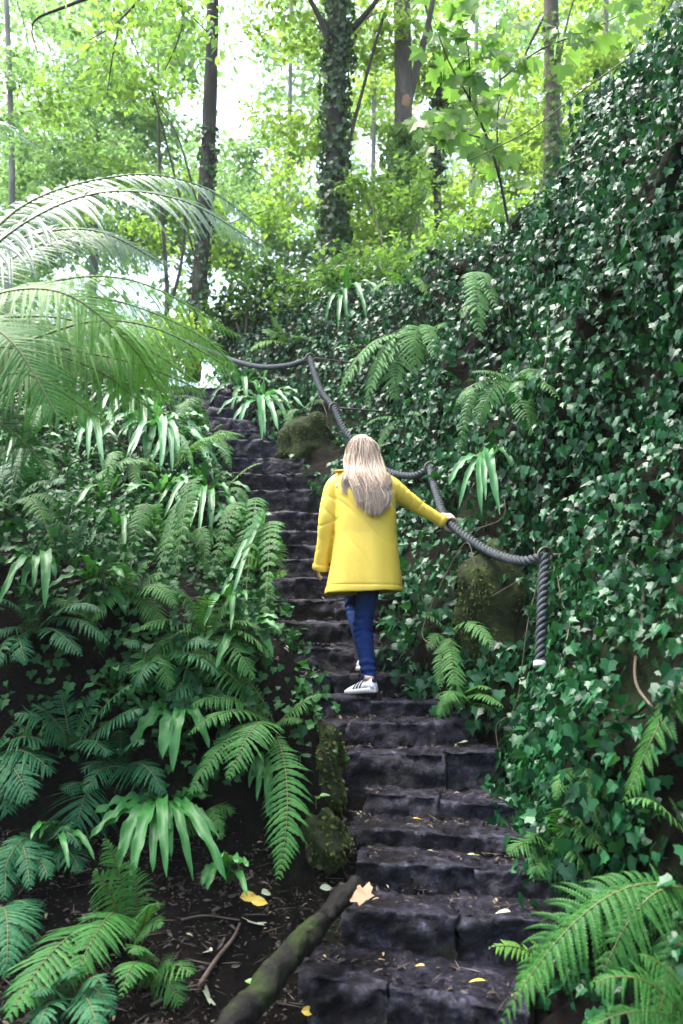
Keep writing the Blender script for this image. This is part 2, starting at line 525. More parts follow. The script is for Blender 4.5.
gx = axis([(-200, -60, 28), (-60, -12, 6), (-12, -4, .8), (-4, -2.6, .12), (-2.6, 1.4, .045), (1.4, 4, .3), (4, 14, 2), (14, 60, 8), (60, 221, 32)])
gy = axis([(-30, -4, 5), (-4, 1.8, .6), (1.8, 2.6, .12), (2.6, 9.6, .045), (9.6, 14, .3), (14, 40, 3), (40, 240, 25)])
GX, GY = np.meshgrid(gx, gy)
fx, fy = GX.ravel(), GY.ravel()
nz = vnoise(np.stack([fx, fy, fx * 0], -1), 1.6, 3.1)
nz2 = vnoise(np.stack([fx, fy, fx * 0], -1), 7.0, 9.0)
nz3 = vnoise(np.stack([fx, fy, fx * 0], -1), 22.0, 5.0)
gz = ground_z(fx, fy, nz)
inst = (fx > stair_l(fy)) & (fx < stair_r(fy)) & (fy > 2.9)
gz += np.where(inst, .03 * nz2 - .02, .07 * nz + .045 * nz2 + .016 * nz3) * np.clip((fy + 2) / 3, .2, 1)
GV = np.stack([fx, fy, gz], -1)
nx, ny = len(gx), len(gy)
ii = (np.arange(ny - 1)[:, None] * nx + np.arange(nx - 1)[None]).ravel()
GF = np.stack([ii, ii + 1, ii + nx + 1, ii + nx], -1)
ground = tag(mk('ground', GV, GF, M['soil']), 'dark wet soil bank with moss and leaf litter beside the stone steps', 'ground', kind='structure')

# ------------------------------------------------------------------ the steep bank on the right
WCOL = [  # base px,py,Y      top px,py,Y
    ((900, 1300, 1.7), (1150, -420, 2.3)),
    ((760, 1180, 2.3), (900, -200, 2.9)),
    ((655, 1030, 3.0), (745, -70, 3.6)),
    ((600, 930, 3.45), (690, 10, 4.1)),
    ((566, 860, 3.85), (650, 45, 4.6)),
    ((545, 810, 4.15), (622, 85, 5.0)),
    ((515, 768, 4.42), (602, 130, 5.4)),
    ((482, 735, 4.68), (582, 172, 5.8)),
    ((452, 706, 4.95), (560, 195, 6.3)),
    ((424, 678, 5.25), (530, 214, 6.8)),
    ((408, 645, 5.6), (500, 232, 7.3)),
    ((398, 600, 6.0), (465, 252, 7.8)),
    ((388, 560, 6.45), (430, 270, 8.3)),
    ((368, 520, 6.9), (395, 283, 8.8)),
    ((342, 485, 7.35), (360, 292, 9.2)),
    ((308, 452, 7.85), (325, 300, 9.6)),
    ((274, 424, 8.4), (290, 308, 10.2)),
    ((250, 402, 8.95), (262, 316, 10.8)),
    ((232, 385, 9.5), (238, 326, 11.4)),
    ((215, 372, 10.5), (215, 338, 12.2)),
]
B0 = np.array([P(*b) for b, t in WCOL])
T0 = np.array([P(*t) for b, t in WCOL])
NU = 240
cu = np.linspace(0, 1, NU)
Bs, Ts = spline(B0, NU), spline(T0, NU)
vv = np.concatenate([np.linspace(-.12, 1, 110)])
rows = []
for v in vv:
    bul = .10 * math.sin(PI * np.clip(v, 0, 1)) - .06 * math.sin(2 * PI * np.clip(v, 0, 1))
    p = Bs + (Ts - Bs) * v
    p = p + np.array([-.8, -.35, 0]) * bul
    rows.append(p)
for k, back in enumerate((.15, .5, 1.2, 3, 8, 30)):
    p = Ts + np.array([.8, .6, 0]) * back
    p[:, 2] += .03 + .12 * back if back < 5 else .8
    rows.append(p)
WV = np.array(rows)
nv = len(WV)
flat = WV.reshape(-1, 3)
wn = vnoise(flat, 1.1, 2.2)
wn2 = vnoise(flat, 4.0, 7.7)
wn3 = vnoise(flat, 13.0, 4.4)
wqx, wqy = pix(flat)
high = sstep(440, 330, wqy) * sstep(400, 470, wqx) + sstep(560, 610, wqx) * sstep(330, 440, wqy)
off = (.16 + .20 * np.clip(high, 0, 1)) * wn + (.07 + .09 * np.clip(high, 0, 1)) * wn2 + .025 * wn3
vidx = np.repeat(np.arange(nv), NU)
off *= np.where(vidx < 110, 1, .4)
flat = flat + off[:, None] * nrm(np.array([-.8, -.5, .2]))
ii = (np.arange(nv - 1)[:, None] * NU + np.arange(NU - 1)[None]).ravel()
WF = np.stack([ii, ii + 1, ii + NU + 1, ii + NU], -1)
hill = tag(mk('hillside', flat, WF, M['bank']), 'steep dark earth bank rising right of the stone steps', 'hillside', kind='structure')

bvh_g = BVHTree.FromPolygons([tuple(v) for v in GV], [tuple(f) for f in GF])
bvh_w = BVHTree.FromPolygons([tuple(v) for v in flat], [tuple(f) for f in WF])


def hit(px, py, which='any'):
    d = Vector(nrm(raydir(px, py)))
    o = Vector((0, 0, CZ))
    best = None
    for nm, b in (('g', bvh_g), ('w', bvh_w)):
        if which != 'any' and which != nm: continue
        loc, no, i, dist = b.ray_cast(o, d)
        if loc is not None and (best is None or dist < best[2]):
            if no.dot(d) > 0: no = -no
            best = (np.array(loc), np.array(no), dist)
    if best is None:
        return P(px, py, 9.0), np.array([0, -.5, .85])
    return best[0], best[1]


# ------------------------------------------------------------------ stone steps
def rough_block(c8, seed, d=.05):
    """block between eight corners, worn and broken: c8[ix][iy][iz]"""
    c8 = np.asarray(c8, float)
    lx = np.linalg.norm(c8[1, 0, 1] - c8[0, 0, 1]); ly = np.linalg.norm(c8[0, 1, 1] - c8[0, 0, 1]); lz = np.linalg.norm(c8[0, 0, 1] - c8[0, 0, 0])
    nxx, nyy, nzz = [max(3, int(round(q / .02))) for q in (lx, ly, lz)]
    idx, V = {}, []

    def vid(i, j, k):
        key = (i, j, k)
        if key not in idx:
            idx[key] = len(V)
            V.append((i / nxx, j / nyy, k / nzz))
        return idx[key]
    F = []
    for i in range(nxx):
        for j in range(nyy):
            for k in (0, nzz):
                q = [vid(i, j, k), vid(i + 1, j, k), vid(i + 1, j + 1, k), vid(i, j + 1, k)]
                F.append(q if k else q[::-1])
    for i in range(nxx):
        for k in range(nzz):
            for j in (0, nyy):
                q = [vid(i, j, k), vid(i + 1, j, k), vid(i + 1, j, k + 1), vid(i, j, k + 1)]
                F.append(q if j == 0 else q[::-1])
    for j in range(nyy):
        for k in range(nzz):
            for i in (0, nxx):
                q = [vid(i, j, k), vid(i, j + 1, k), vid(i, j + 1, k + 1), vid(i, j, k + 1)]
                F.append(q[::-1] if i == 0 else q)
    U = np.array(V)
    a, b, c = U[:, 0:1], U[:, 1:2], U[:, 2:3]
    Wp = 0
    for x in (0, 1):
        for y in (0, 1):
            for z in (0, 1):
                Wp = Wp + (a if x else 1 - a) * (b if y else 1 - b) * (c if z else 1 - c) * c8[x, y, z]
    cen = c8.reshape(-1, 3).mean(0)
    lens = np.array([lx, ly, lz])
    dist = np.minimum(U, 1 - U) * lens                     # metres to each pair of faces
    ds = np.sort(dist, axis=1)
    edge = ds[:, 1]                                        # distance along the face to the nearest edge
    nrmv = np.where(U < .001, -1., np.where(U > .999, 1., 0.))
    nrmv = nrm(nrmv + (U - .5) * .2)
    n1 = vnoise(Wp, 4.5, seed); n2 = vnoise(Wp, 13, seed + 3); n3 = vnoise(Wp, 34, seed + 8)
    chip = np.clip(vnoise(Wp, 7, seed + 20), 0, 1)
    n4 = np.abs(vnoise(Wp, 9, seed + 31))
    n5 = np.array([noise.voronoi(Vector((x * 7 + seed, y * 7, z * 9)))[0][0] for x, y, z in Wp])
    Wp = Wp + nrmv * (d * .45 * n1 + d * .4 * n2 + d * .42 * n3 - d * .5 * n4 + d * .9 * (.35 - n5))[:, None] * np.where(nrmv[:, 2:3] > .6, .55, 1.0)
    e = np.exp(-edge / .012)
    Wp = Wp - nrmv * (e * (.003 + .042 * chip))[:, None]
    return Wp, np.array(F)


splits = {0: [.42], 1: [.45], 2: [.5], 3: [.62], 4: [.40], 5: [.66], 6: [.2], 7: [.55], 8: [.45], 9: [], 10: [.34], 11: [.55], 12: [.25], 13: [.45]}
stairs = thing('stone_staircase', 'flight of dark wet stone steps climbing between the two ferny banks', 'staircase', (0, 3.1, .1))
for k, (l, r) in enumerate(LIP):
    stp = bpy.data.objects.new('step', None)
    COL.objects.link(stp)
    stp.parent = stairs
    loc = (l + r) / 2
    stp.location = loc - ORIG[stairs.name]
    ORIG[stp.name] = loc
    prev = SZ[k - 1] if k else SZ[0] - .2
    nxt = LIP[k + 1] if k + 1 < len(LIP) else (l + np.array([-.1, .3, .12]), r + np.array([-.1, .3, .12]))
    fr = [0] + splits.get(k, [.35 + .3 * random.random()] if k % 3 else [.6]) + [1]
    for a, b in zip(fr[:-1], fr[1:]):
        ga, gb = a - (.012 if a > 0 else 0), b + (.012 if b < 1 else 0)
        f0 = l + (r - l) * ga; f1 = l + (r - l) * gb
        jit = np.array([0, random.uniform(-.025, .02), random.uniform(-.014, .012)])
        if k == 19 or k == 20:
            jit = jit + np.array([0, 0, random.uniform(-.02, .02)])
        dirv = nrm(r - l); bk = np.array([-dirv[1], dirv[0], 0])
        dep0 = max(.16, np.dot(nxt[0] + (nxt[1] - nxt[0]) * ga - f0, bk)) + .07
        dep1 = max(.16, np.dot(nxt[0] + (nxt[1] - nxt[0]) * gb - f1, bk)) + .07
        hgt = (l[2] + r[2]) / 2 - prev + .09
        c8 = np.zeros((2, 2, 2, 3))
        lean = random.uniform(-.01, .04); skew = random.uniform(-.035, .035)
        for ix, (f, dp) in enumerate(((f0, dep0), (f1, dep1))):
            for iy in (0, 1):
                for iz in (0, 1):
                    c8[ix, iy, iz] = f + dirv * (skew * (iz - .5) * (1 if (a > 0 and ix == 0) else 0)) + jit + bk * (dp * iy) + np.array([0, -lean * (1 - iz) * (1 - iy), -hgt * (1 - iz) + .012 * iy])
        Vb, Fb = rough_block(c8, k * 3.7 + a * 11, d=.045 if k < 12 else .035)
        part('stone', Vb, Fb, M['stone'], stp)


def tread(px, py):
    """point on a step's tread seen at that pixel"""
    d = raydir(px, py)
    for k in range(len(LIP)):
        l, r = LIP[k]
        z = SZ[k]
        if abs(d[2]) < 1e-6: continue
        t = (z - CZ) / d[2]
        if t <= 0: continue
        p = np.array([0, 0, CZ]) + d * t
        ny_ = SY[k + 1] if k + 1 < len(SY) else SY[k] + .3
        if SY[k] - .12 <= p[1] <= ny_ + .03 and SXL[k] - .1 < p[0] < SXR[k] + .1:
            return p
    return None


# ------------------------------------------------------------------ leaf templates
def leaf_template(half, fold=.18, curl=.12):
    """half outline (x>=0) from base to tip; two n-gons meeting at the midrib"""
    half = np.array(half, float)
    n = len(half)
    R = np.c_[half, np.zeros(n)]
    L = R[1:-1] * np.array([-1, 1, 1])
    mid = np.array([[0, .5, 0]])
    V = np.concatenate([R, L, mid])
    V[:, 2] = fold * np.abs(V[:, 0]) - curl * V[:, 1] ** 2
    m = n + n - 2
    fr = list(range(n)) + [m]
    fl = [0, m, n - 1] + list(range(m - 1, n - 1, -1))
    return V, [fr[::1], fl]


IVY = leaf_template([(0, 0), (.22, -.10), (.50, .02), (.40, .26), (.46, .50), (.20, .58), (0, 1.0)], .22, .18)
OVAL = leaf_template([(0, 0), (.22, .2), (.30, .45), (.2, .75), (0, 1)], .2, .2)
SLIM = leaf_template([(0, 0), (.10, .12), (.19, .42), (.10, .78), (0, 1)], .35, .3)
NEEDLE = (np.array([(0, 0, 0), (.025, .3, .02), (0, 1, 0), (-.025, .6, .01)], float), [[0, 1, 2, 3]])
MAPLE = leaf_template([(0, 0), (.15, -.05), (.42, -.08), (.36, .12), (.60, .28), (.58, .44), (.66, .62), (.42, .58), (.22, .55), (.26, .78), (.12, .84), (0, 1.05)], .12, .15)
DIAM = (np.array([(0, 0, 0), (.32, .42, .05), (0, 1, -.12), (-.32, .42, .05)], float), [[0, 1, 2, 3]])


def scatter(tmpl, pos, tip, nor, size):
    """copies of a leaf template: tip direction and normal per leaf"""
    V, F = tmpl
    y = nrm(tip)
    z = nrm(nor - y * np.sum(nor * y, -1, keepdims=True))
    x = np.cross(y, z)
    s = np.asarray(size)[:, None, None]
    out = pos[:, None] + s * (V[None, :, 0:1] * x[:, None] + V[None, :, 1:2] * y[:, None] + V[None, :, 2:3] * z[:, None])
    n = len(V)
    offs = np.arange(len(pos))[:, None] * n
    Fs = [np.array(f)[None] + offs for f in F]
    return out.reshape(-1, 3), Fs


def leafobj(name, tmpl, pos, tip, nor, size, mat, parent=None):
    V, F = scatter(tmpl, pos, tip, nor, size)
    if parent is None:
        return mk(name, V, F, mat, smooth=False)
    return part(name, V, F, mat, parent, smooth=False)


# ------------------------------------------------------------------ ivy on the right bank
def sample_mesh(V, F, n):
    a, b, c, d = V[F[:, 0]], V[F[:, 1]], V[F[:, 2]], V[F[:, 3]]
    ar = .5 * np.linalg.norm(np.cross(c - a, d - b), axis=1)
    i = rng.choice(len(F), n, p=ar / ar.sum())
    u, v = rng.random((2, n, 1))
    p = a[i] * (1 - u) * (1 - v) + b[i] * u * (1 - v) + c[i] * u * v + d[i] * (1 - u) * v
    no = nrm(np.cross(c[i] - a[i], d[i] - b[i]))
    return p, no


wsel = WF[(WF[:, 0] // NU < 113)]
pw, nw = sample_mesh(flat, wsel, 125000)
nw = np.where(np.sum(nw * (np.array([0, 0, CZ]) - pw), -1, keepdims=True) < 0, -nw, nw)
qx, qy = pix(pw)
keep = (qx > 190) & (qx < 760) & (qy > -60) & (qy < 1090) & (pw[:, 1] > 1.9)
pw, nw, qx, qy = pw[keep], nw[keep], qx[keep], qy[keep]
cl = vnoise(pw, 2.6, 1.7) * .7 + vnoise(pw, 6.5, 9.2) * .5


def blob(cx, cy, rx, ry, x=None, y=None):
    return np.clip(1.15 - (((qx if x is None else x) - cx) / rx) ** 2 - (((qy if y is None else y) - cy) / ry) ** 2, 0, 1)


dens = .42 + 1.25 * cl
dens -= 1.2 * blob(500, 610, 34, 52) + 1.2 * blob(318, 445, 30, 40) + .3 * blob(430, 560, 20, 40)
dens -= .3 * blob(640, 300, 20, 130) + .35 * blob(500, 340, 30, 60)
dens += .35 * blob(590, 520, 90, 200) + .4 * blob(575, 720, 70, 110)
dens += .5 * sstep(340, 260, qy) * sstep(520, 570, qx)
dens *= np.where(qx < 300, .55, 1)
keep = rng.random(len(pw)) < np.clip(dens + .2, 0, 1) * np.where((qx > 540) & (qy < 320), 1.0, .74)
pw, nw, qx, qy = pw[keep], nw[keep], qx[keep], qy[keep]
n = len(pw)
print('ivy leaves', n)
up = np.array([0, 0, 1.0])
nor = nrm(nw * .75 + up * (.25 + .5 * rng.random((n, 1))) + rng.normal(0, .42, (n, 3)))
tip = nrm(-up + nw * .35 + rng.normal(0, .55, (n, 3)))
nr_rope = np.where((np.abs(qx - 543) < 13) & (qy > 545) & (qy < 672), .15, 1.0)[:, None]
pos = pw + nw * (rng.random((n, 1)) ** 1.6 * .17) * nr_rope
size = (.036 + .044 * rng.random(n) ** 1.8) * np.where(pw[:, 1] < 4.2, .82, 1.0)
size *= np.interp(qy, [150, 480, 700], [.84, 1.0, 1.12])
leafobj('ivy', IVY, pos, tip, nor, size, M['ivy'])
tag(bpy.data.objects['ivy'], 'dense glossy dark green ivy leaves covering the steep bank beside the rope', 'ivy', kind='stuff')

# small ivy and low leaves on the left bank and on the ridge
lowF = GF[(GX.ravel()[GF[:, 0]] > -3.6) & (GX.ravel()[GF[:, 0]] < .4) & (GY.ravel()[GF[:, 0]] > 3.3) & (GY.ravel()[GF[:, 0]] < 9.6)]
pl, nl = sample_mesh(GV, lowF, 70000)
nl = np.where(nl[:, 2:3] < 0, -nl, nl)
lx, ly = pix(pl)
insd = (pl[:, 0] > stair_l(pl[:, 1]) - .02)
keep = (lx > -60) & (lx < 420) & (ly > 330) & (ly < 900) & ~insd
pl, nl, lx, ly = pl[keep], nl[keep], lx[keep], ly[keep]
cl = vnoise(pl, 2.2, 5.7) * .8 + vnoise(pl, 6, 2.2) * .5
dens = .22 + .95 * cl + .15 * sstep(640, 480, ly)
dens += .5 * blob(250, 620, 50, 50, lx, ly) + .5 * blob(200, 660, 60, 30, lx, ly) + .3 * blob(30, 500, 60, 80, lx, ly)
dens -= .5 * blob(60, 680, 90, 60, lx, ly) + .9 * sstep(700, 820, ly)
keep = rng.random(len(pl)) < np.clip(dens + .25, 0, 1) * .62
pl, nl = pl[keep], nl[keep]
n = len(pl)
print('low leaves', n)
nor = nrm(nl * .5 + up * .5 + np.array([0, -.35, 0]) + rng.normal(0, .4, (n, 3)))
tip = nrm(np.array([0, -.5, -.6]) + rng.normal(0, .6, (n, 3)))
pos = pl + nl * (.01 + rng.random((n, 1)) ** 1.4 * .16) + up * .02
leafobj('ground_ivy', IVY, pos, tip, nor, .026 + .03 * rng.random(n) ** 1.5, M['ivy_small'])
tag(bpy.data.objects['ground_ivy'], 'small leaved ivy carpeting the fern covered bank left of the steps', 'ivy', kind='stuff')


# ------------------------------------------------------------------ ferns
def pinna_template(m=9):
    V, F = [], []
    for i in range(m):
        x = i / (m - 1)
        h = .5 * (1 - x ** 2.3) ** .8 * (1.0 if i % 2 == 0 else .62) * (1 if i else .75) + (.04 if i == m - 1 else 0)
        sh = .05 if i % 2 == 0 else 0
        V += [(x + sh * (1 - x), h, -.10), (x, 0, 0), (x + sh * (1 - x), -h, -.10)]
    for i in range(m - 1):
        a = 3 * i
        F += [[a, a + 1, a + 4, a + 3], [a + 1, a + 2, a + 5, a + 4]]
    return np.array(V, float), np.array(F)


def bipinna_template(m=13):
    V, F = [], []
    for i in range(m):
        x = (i + .3) / m
        ln = .5 * (1 - x ** 1.6) ** .75 + .03
        w = .42 / m
        for s in (1, -1):
            a = len(V)
            V += [(x - w, .02 * s, 0), (x - w * .3 + .02, ln * .55 * s, -.05), (x + .05, ln * s, -.12), (x + w * 1.5 + .02, ln * .5 * s, -.05), (x + w, .02 * s, 0)]
            F.append([a, a + 1, a + 2, a + 3, a + 4] if s < 0 else [a + 4, a + 3, a + 2, a + 1, a])
    return np.array(V, float), np.array(F)


PIN = pinna_template()
BIPIN = bipinna_template()


def frond_geo(p0, p1, p2, width, npin=26, tmpl=None, bare=.1, droop=.35, upd=(0, -.4, .9), wrel=.95, theta=(14, 42), shp=1.0, roll=0.0, curve=None):
    tmpl = PIN if tmpl is None else tmpl
    if curve is None:
        u = np.linspace(0, 1, 60)[:, None]
        c = (1 - u) ** 2 * p0 + 2 * u * (1 - u) * p1 + u * u * p2
    else:
        c = curve
    seg = np.r_[0, np.cumsum(np.linalg.norm(np.diff(c, axis=0), axis=1))]
    Ltot = seg[-1]
    uu = bare + (1 - bare) * (np.arange(npin) + .5) / npin
    C = np.stack([np.interp(uu * Ltot, seg, c[:, k]) for k in range(3)], -1)
    tg = nrm(np.gradient(c, axis=0))
    T = nrm(np.stack([np.interp(uu * Ltot, seg, tg[:, k]) for k in range(3)], -1))
    S = nrm(np.cross(T, np.array(upd, float)))
    Nn = np.cross(S, T)
    if roll:
        S, Nn = S * math.cos(roll) + Nn * math.sin(roll), Nn * math.cos(roll) - S * math.sin(roll)
    w = (uu - bare) / (1 - bare)
    prof = np.sin(PI * np.clip(w * .86 + .11, 0, 1)) ** shp
    Lp = width * .5 * prof * (1 + rng.normal(0, .09, npin))
    Lp = np.maximum(Lp, width * .04)
    sp = Ltot * (1 - bare) / npin
    th = np.radians(theta[0] + (theta[1] - theta[0]) * w)
    Vt, Ft = tmpl
    vs, fs, nn = [], [], 0
    gone = {sg_: rng.random(npin) < .035 for sg_ in (1, -1)}
    for sgn in (1, -1):
        tj = th + rng.normal(0, .10, npin)
        D = S * (sgn * np.cos(tj))[:, None] + T * np.sin(tj)[:, None]
        A = nrm(T - D * np.sum(T * D, -1, keepdims=True))
        Nl = np.cross(D, A) * sgn
        Nl = np.where(np.sum(Nl * Nn, -1, keepdims=True) < 0, -Nl, Nl)
        x = Vt[None, :, 0:1]; y = Vt[None, :, 1:2] * sgn; z = Vt[None, :, 2:3]
        wd = np.minimum(sp * wrel, Lp * .6)[:, None, None]
        dr = droop * (1 + rng.normal(0, .25, npin))[:, None, None]
        v = C[:, None] + D[:, None] * x * Lp[:, None, None] + A[:, None] * y * wd + Nl[:, None] * z * wd
        v = np.where(gone[sgn][:, None, None], C[:, None] + (v - C[:, None]) * .12, v)
        v = v + np.array([0, 0, -1.0]) * dr * Lp[:, None, None] * x * x
        vs.append(v.reshape(-1, 3))
        f = Ft[None] + (np.arange(npin) * len(Vt))[:, None, None]
        f = f.reshape(-1, Ft.shape[1])
        if sgn < 0: f = f[:, ::-1]
        fs.append(f + nn); nn += npin * len(Vt)
    return np.concatenate(vs), [np.concatenate(fs)], c


def add_frond(parent, p0, p1, p2, width, mat, stem_r=.0035, stem_mat=None, **kw):
    V, F, c = frond_geo(p0, p1, p2, width, **kw)
    return frond_part(parent, V, F, mat, c[::4], stem_r, stem_mat or M['stem'])


def frond_part(parent, V, F, mat, cs, r0, smat, sides=5):
    """blade and midrib in one mesh with two materials"""
    Vs, Fs = tube(cs, np.linspace(r0, r0 * .35, len(cs)), sides)
    nb = sum(len(f) for f in F)
    FF = list(F) + [f + len(V) for f in Fs]
    fo = part('frond', np.concatenate([V, Vs]), FF, mat, parent, smooth=False)
    fo.data.materials.append(smat)
    mi = np.zeros(len(fo.data.polygons), np.int32)
    mi[nb:] = 1
    fo.data.polygons.foreach_set('material_index', mi)
    return fo


def mid_of(p0, p2, lift, out):
    p1 = (p0 + p2) / 2 + np.array([0, 0, 1.0]) * lift + out
    for _ in range(4):                       # bow the stalk outwards until it clears the bank
        worst = 0
        for u in (.3, .5, .7, .9):
            c = (1 - u) ** 2 * p0 + 2 * u * (1 - u) * p1 + u * u * p2
            d = c - np.array([0, 0, CZ])
            dist = np.linalg.norm(d)
            for bv in (bvh_g, bvh_w):
                h = bv.ray_cast(Vector((0, 0, CZ)), Vector(d / dist), dist + .03)
                if h[0] is not None:
                    worst = max(worst, dist + .03 - h[3])
        if worst <= 0: break
        p1 = p1 - nrm(p1 - np.array([0, 0, CZ])) * worst * 1.6
    return p1


def tip_at(px, py, bY, dy):
    h, _ = hit(px, py)
    return P(px, py, min(bY, h[1]) - max(.03, dy))


def fern(label, base, tips, mat='fern', group='ferns growing on the banks', width=.16, npin=24, surf='any', stem=None, cat='fern', name='fern', upd=(0, -.4, .9), **kw):
    """base: pixel of the root (snapped to the bank); tips: (px, py, towards the viewer, arch, width factor)"""
    if len(base) == 3:
        b, no = P(*base), np.array([0, -.5, .85])
    else:
        b, no = hit(base[0], base[1], surf)
    t = thing(name, label, cat, b, group)
    for tp in tips:
        px, py, dy, lift = tp[:4]
        wf = tp[4] if len(tp) > 4 else 1
        p2 = tip_at(px, py, b[1], dy)
        L = np.linalg.norm(p2 - b)
        p1 = mid_of(b, p2, lift * L, no * .15 * L)
        fm = M['fern_dead'] if rng.random() < 0 else M[mat]
        kw['roll'] = rng.normal(0, .22)
        add_frond(t, b + rng.normal(0, .008, 3), p1 + rng.normal(0, .035, 3) * L, p2, width * wf * (.85 + .3 * rng.random()), fm, npin=int(npin * (.7 + .3 * min(1.5, L / .4))), stem_mat=stem, upd=upd, **kw)
    return t


def radial_tips(n, r, seed, px, py, Y, droop=.3, a0=-100, a1=280, dy=(.05, .3)):
    """a natural spray: n fronds fanned round the root, radius r metres"""
    q = random.Random(seed)
    s = FPX / Y
    out = []
    for i in range(n):
        a = math.radians(a0 + (a1 - a0) * (i + q.uniform(.2, .8)) / n)
        rr = r * q.uniform(.75, 1.15)
        x = px + math.cos(a) * rr * s
        y = py - math.sin(a) * rr * s * .75 + droop * rr * s * abs(math.cos(a)) * .6
        out.append((x, y, q.uniform(*dy), q.uniform(.25, .45)))
    return out


GR = 'ferns on the bank left of the steps'
fern('big bright fern beside the steps with one long frond hanging straight down', (274, 728),
     [(160, 653, .12, .25), (184, 641, -.02, .10, 1.3), (190, 706, .2, .32), (188, 735, .28, .30, .8), (228, 778, .32, .35, 1.5),
      (186, 800, .25, .35, 1.0), (278, 880, .22, .10, 1.45), (322, 694, .05, .2, .8), (216, 660, .0, .15), (302, 722, .1, .3, .7)], 'fern', GR, width=.17, npin=30, theta=(8, 35))
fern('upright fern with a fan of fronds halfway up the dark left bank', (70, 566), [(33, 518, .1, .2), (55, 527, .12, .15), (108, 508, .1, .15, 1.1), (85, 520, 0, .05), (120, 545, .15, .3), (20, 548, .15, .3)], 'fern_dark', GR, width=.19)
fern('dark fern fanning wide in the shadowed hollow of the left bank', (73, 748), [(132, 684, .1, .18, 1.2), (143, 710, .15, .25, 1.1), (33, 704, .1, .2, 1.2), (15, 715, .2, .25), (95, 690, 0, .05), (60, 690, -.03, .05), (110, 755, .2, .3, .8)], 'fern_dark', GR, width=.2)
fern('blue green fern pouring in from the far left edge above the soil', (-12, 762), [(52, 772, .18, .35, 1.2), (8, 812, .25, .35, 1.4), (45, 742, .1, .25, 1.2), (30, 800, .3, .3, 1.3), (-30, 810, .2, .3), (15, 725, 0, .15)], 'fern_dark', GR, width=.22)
fern('small triangular fern frond hanging alone above the strap leaves', (92, 784), [(77, 826, .1, .3, 1.6), (62, 790, .1, .2, .6)], 'fern_dark', GR, width=.2)
fern('short dark fern arching toward the big fern from a hollow', (158, 788), [(103, 768, .1, .25, 1.3), (145, 815, .15, .3)], 'fern_dark', GR, width=.17)
fern('pale fern with a few low arching fronds on the bare earth face', (100, 628), [(44, 608, .12, .35), (58, 612, .18, .30), (52, 598, .0, .25)], 'fern_pale', GR, width=.1)
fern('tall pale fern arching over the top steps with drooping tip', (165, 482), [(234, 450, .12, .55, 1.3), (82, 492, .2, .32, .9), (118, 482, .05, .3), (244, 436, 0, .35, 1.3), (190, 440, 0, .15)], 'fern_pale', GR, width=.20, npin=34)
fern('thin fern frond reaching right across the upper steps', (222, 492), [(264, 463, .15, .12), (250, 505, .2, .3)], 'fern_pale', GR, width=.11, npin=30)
fern('drooping fern below the pale strap leaves left of the steps', (186, 540), [(150, 562, .15, .3), (152, 592, .2, .35), (172, 596, .25, .35), (140, 535, .1, .25), (205, 575, .2, .3), (165, 520, 0, .2)], 'fern', GR, width=.17)
fern('dense bright fern arching beside the middle steps', (238, 556), [(212, 528, .1, .3, 1.3), (254, 566, .22, .3, .9), (218, 566, .22, .28, .9), (196, 548, .12, .35), (255, 538, .05, .25), (240, 580, .25, .4), (205, 590, .22, .4), (225, 522, 0, .15)], 'fern', GR, width=.2)
fern('yellow green fern frond standing at the edge of the steps', (266, 588), [(281, 540, .05, .15, 1.6), (285, 575, .12, .4, 1.3)], 'fern_bright', GR, width=.17)
fern('fern with pale fronds hanging down beside the steps under the coat', (258, 585), [(262, 642, .15, .35, 1.2), (270, 628, .15, .35, 1.0), (243, 625, .2, .35), (280, 602, .1, .3, .7), (236, 603, .12, .3)], 'fern', GR, width=.16)
fern('brown stemmed fern rising from the soil in front of the strap leaves', (133, 958), [(104, 838, -.05, .12, 1.0), (150, 905, .2, .2, .9), (95, 870, .1, .15, 1.2), (128, 862, .02, .1, 1.2), (162, 925, .2, .2, .8)], 'fern', GR, width=.16, stem=M['stem_brown'], bare=.35)
fern('broad feathery fern frond lying low over the soil to the lower left', (118, 922), [(8, 1018, .25, .12, 1.5), (70, 985, .25, .25, 1.0), (128, 938, .2, .2, .8)], 'fern', GR, width=.2, npin=30, bare=.02)
fern('low blue green fern at the left edge behind the feathery frond', (-8, 925), [(35, 912, .12, .35, 1.3), (28, 945, .2, .35, 1.2), (6, 975, .25, .35, 1.2), (15, 905, 0, .25)], 'fern_dark', GR, width=.2)
fern('small shaded fern at the left edge under the blue green fern', (12, 855), [(45, 862, .12, .35), (30, 890, .2, .35), (-10, 880, .2, .3), (50, 880, .2, .3), (5, 900, .2, .3)], 'fern_dark', GR, width=.15)
fern('fern with fine fronds sprouting above the dark hollow', (150, 655), [(120, 640, .1, .3), (170, 690, .2, .4), (140, 690, .2, .4), (185, 650, .1, .3)], 'fern', GR, width=.14)
fern('fern half hidden under the tree fern at the bank top', (30, 470), [(-10, 450, .1, .3), (10, 490, .2, .35), (62, 452, .1, .3), (55, 485, .2, .35), (32, 440, 0, .1)], 'fern', GR, width=.18)
fern('dim fern tucked between small ivy at the left edge', (15, 640), [(-15, 625, .1, .3), (40, 620, .1, .3), (25, 665, .2, .4), (-5, 670, .2, .4)], 'fern_dark', GR, width=.15)
fern('fern spilling over the shaded edge above the fanned dark fern', (205, 690), [(178, 720, .15, .4), (165, 700, .15, .35), (230, 705, .1, .3), (190, 672, 0, .2)], 'fern_dark', GR, width=.17)
fern('loose fern between strap leaves near the top of the bank', (120, 470), [(85, 462, .1, .3), (150, 468, .15, .35), (105, 500, .2, .4), (138, 505, .2, .4)], 'fern', GR, width=.15)
fern('ragged little fern beside the lowest visible soil path', (205, 815), [(185, 835, .1, .4), (222, 840, .15, .4), (235, 812, .05, .3)], 'fern', GR, width=.11)

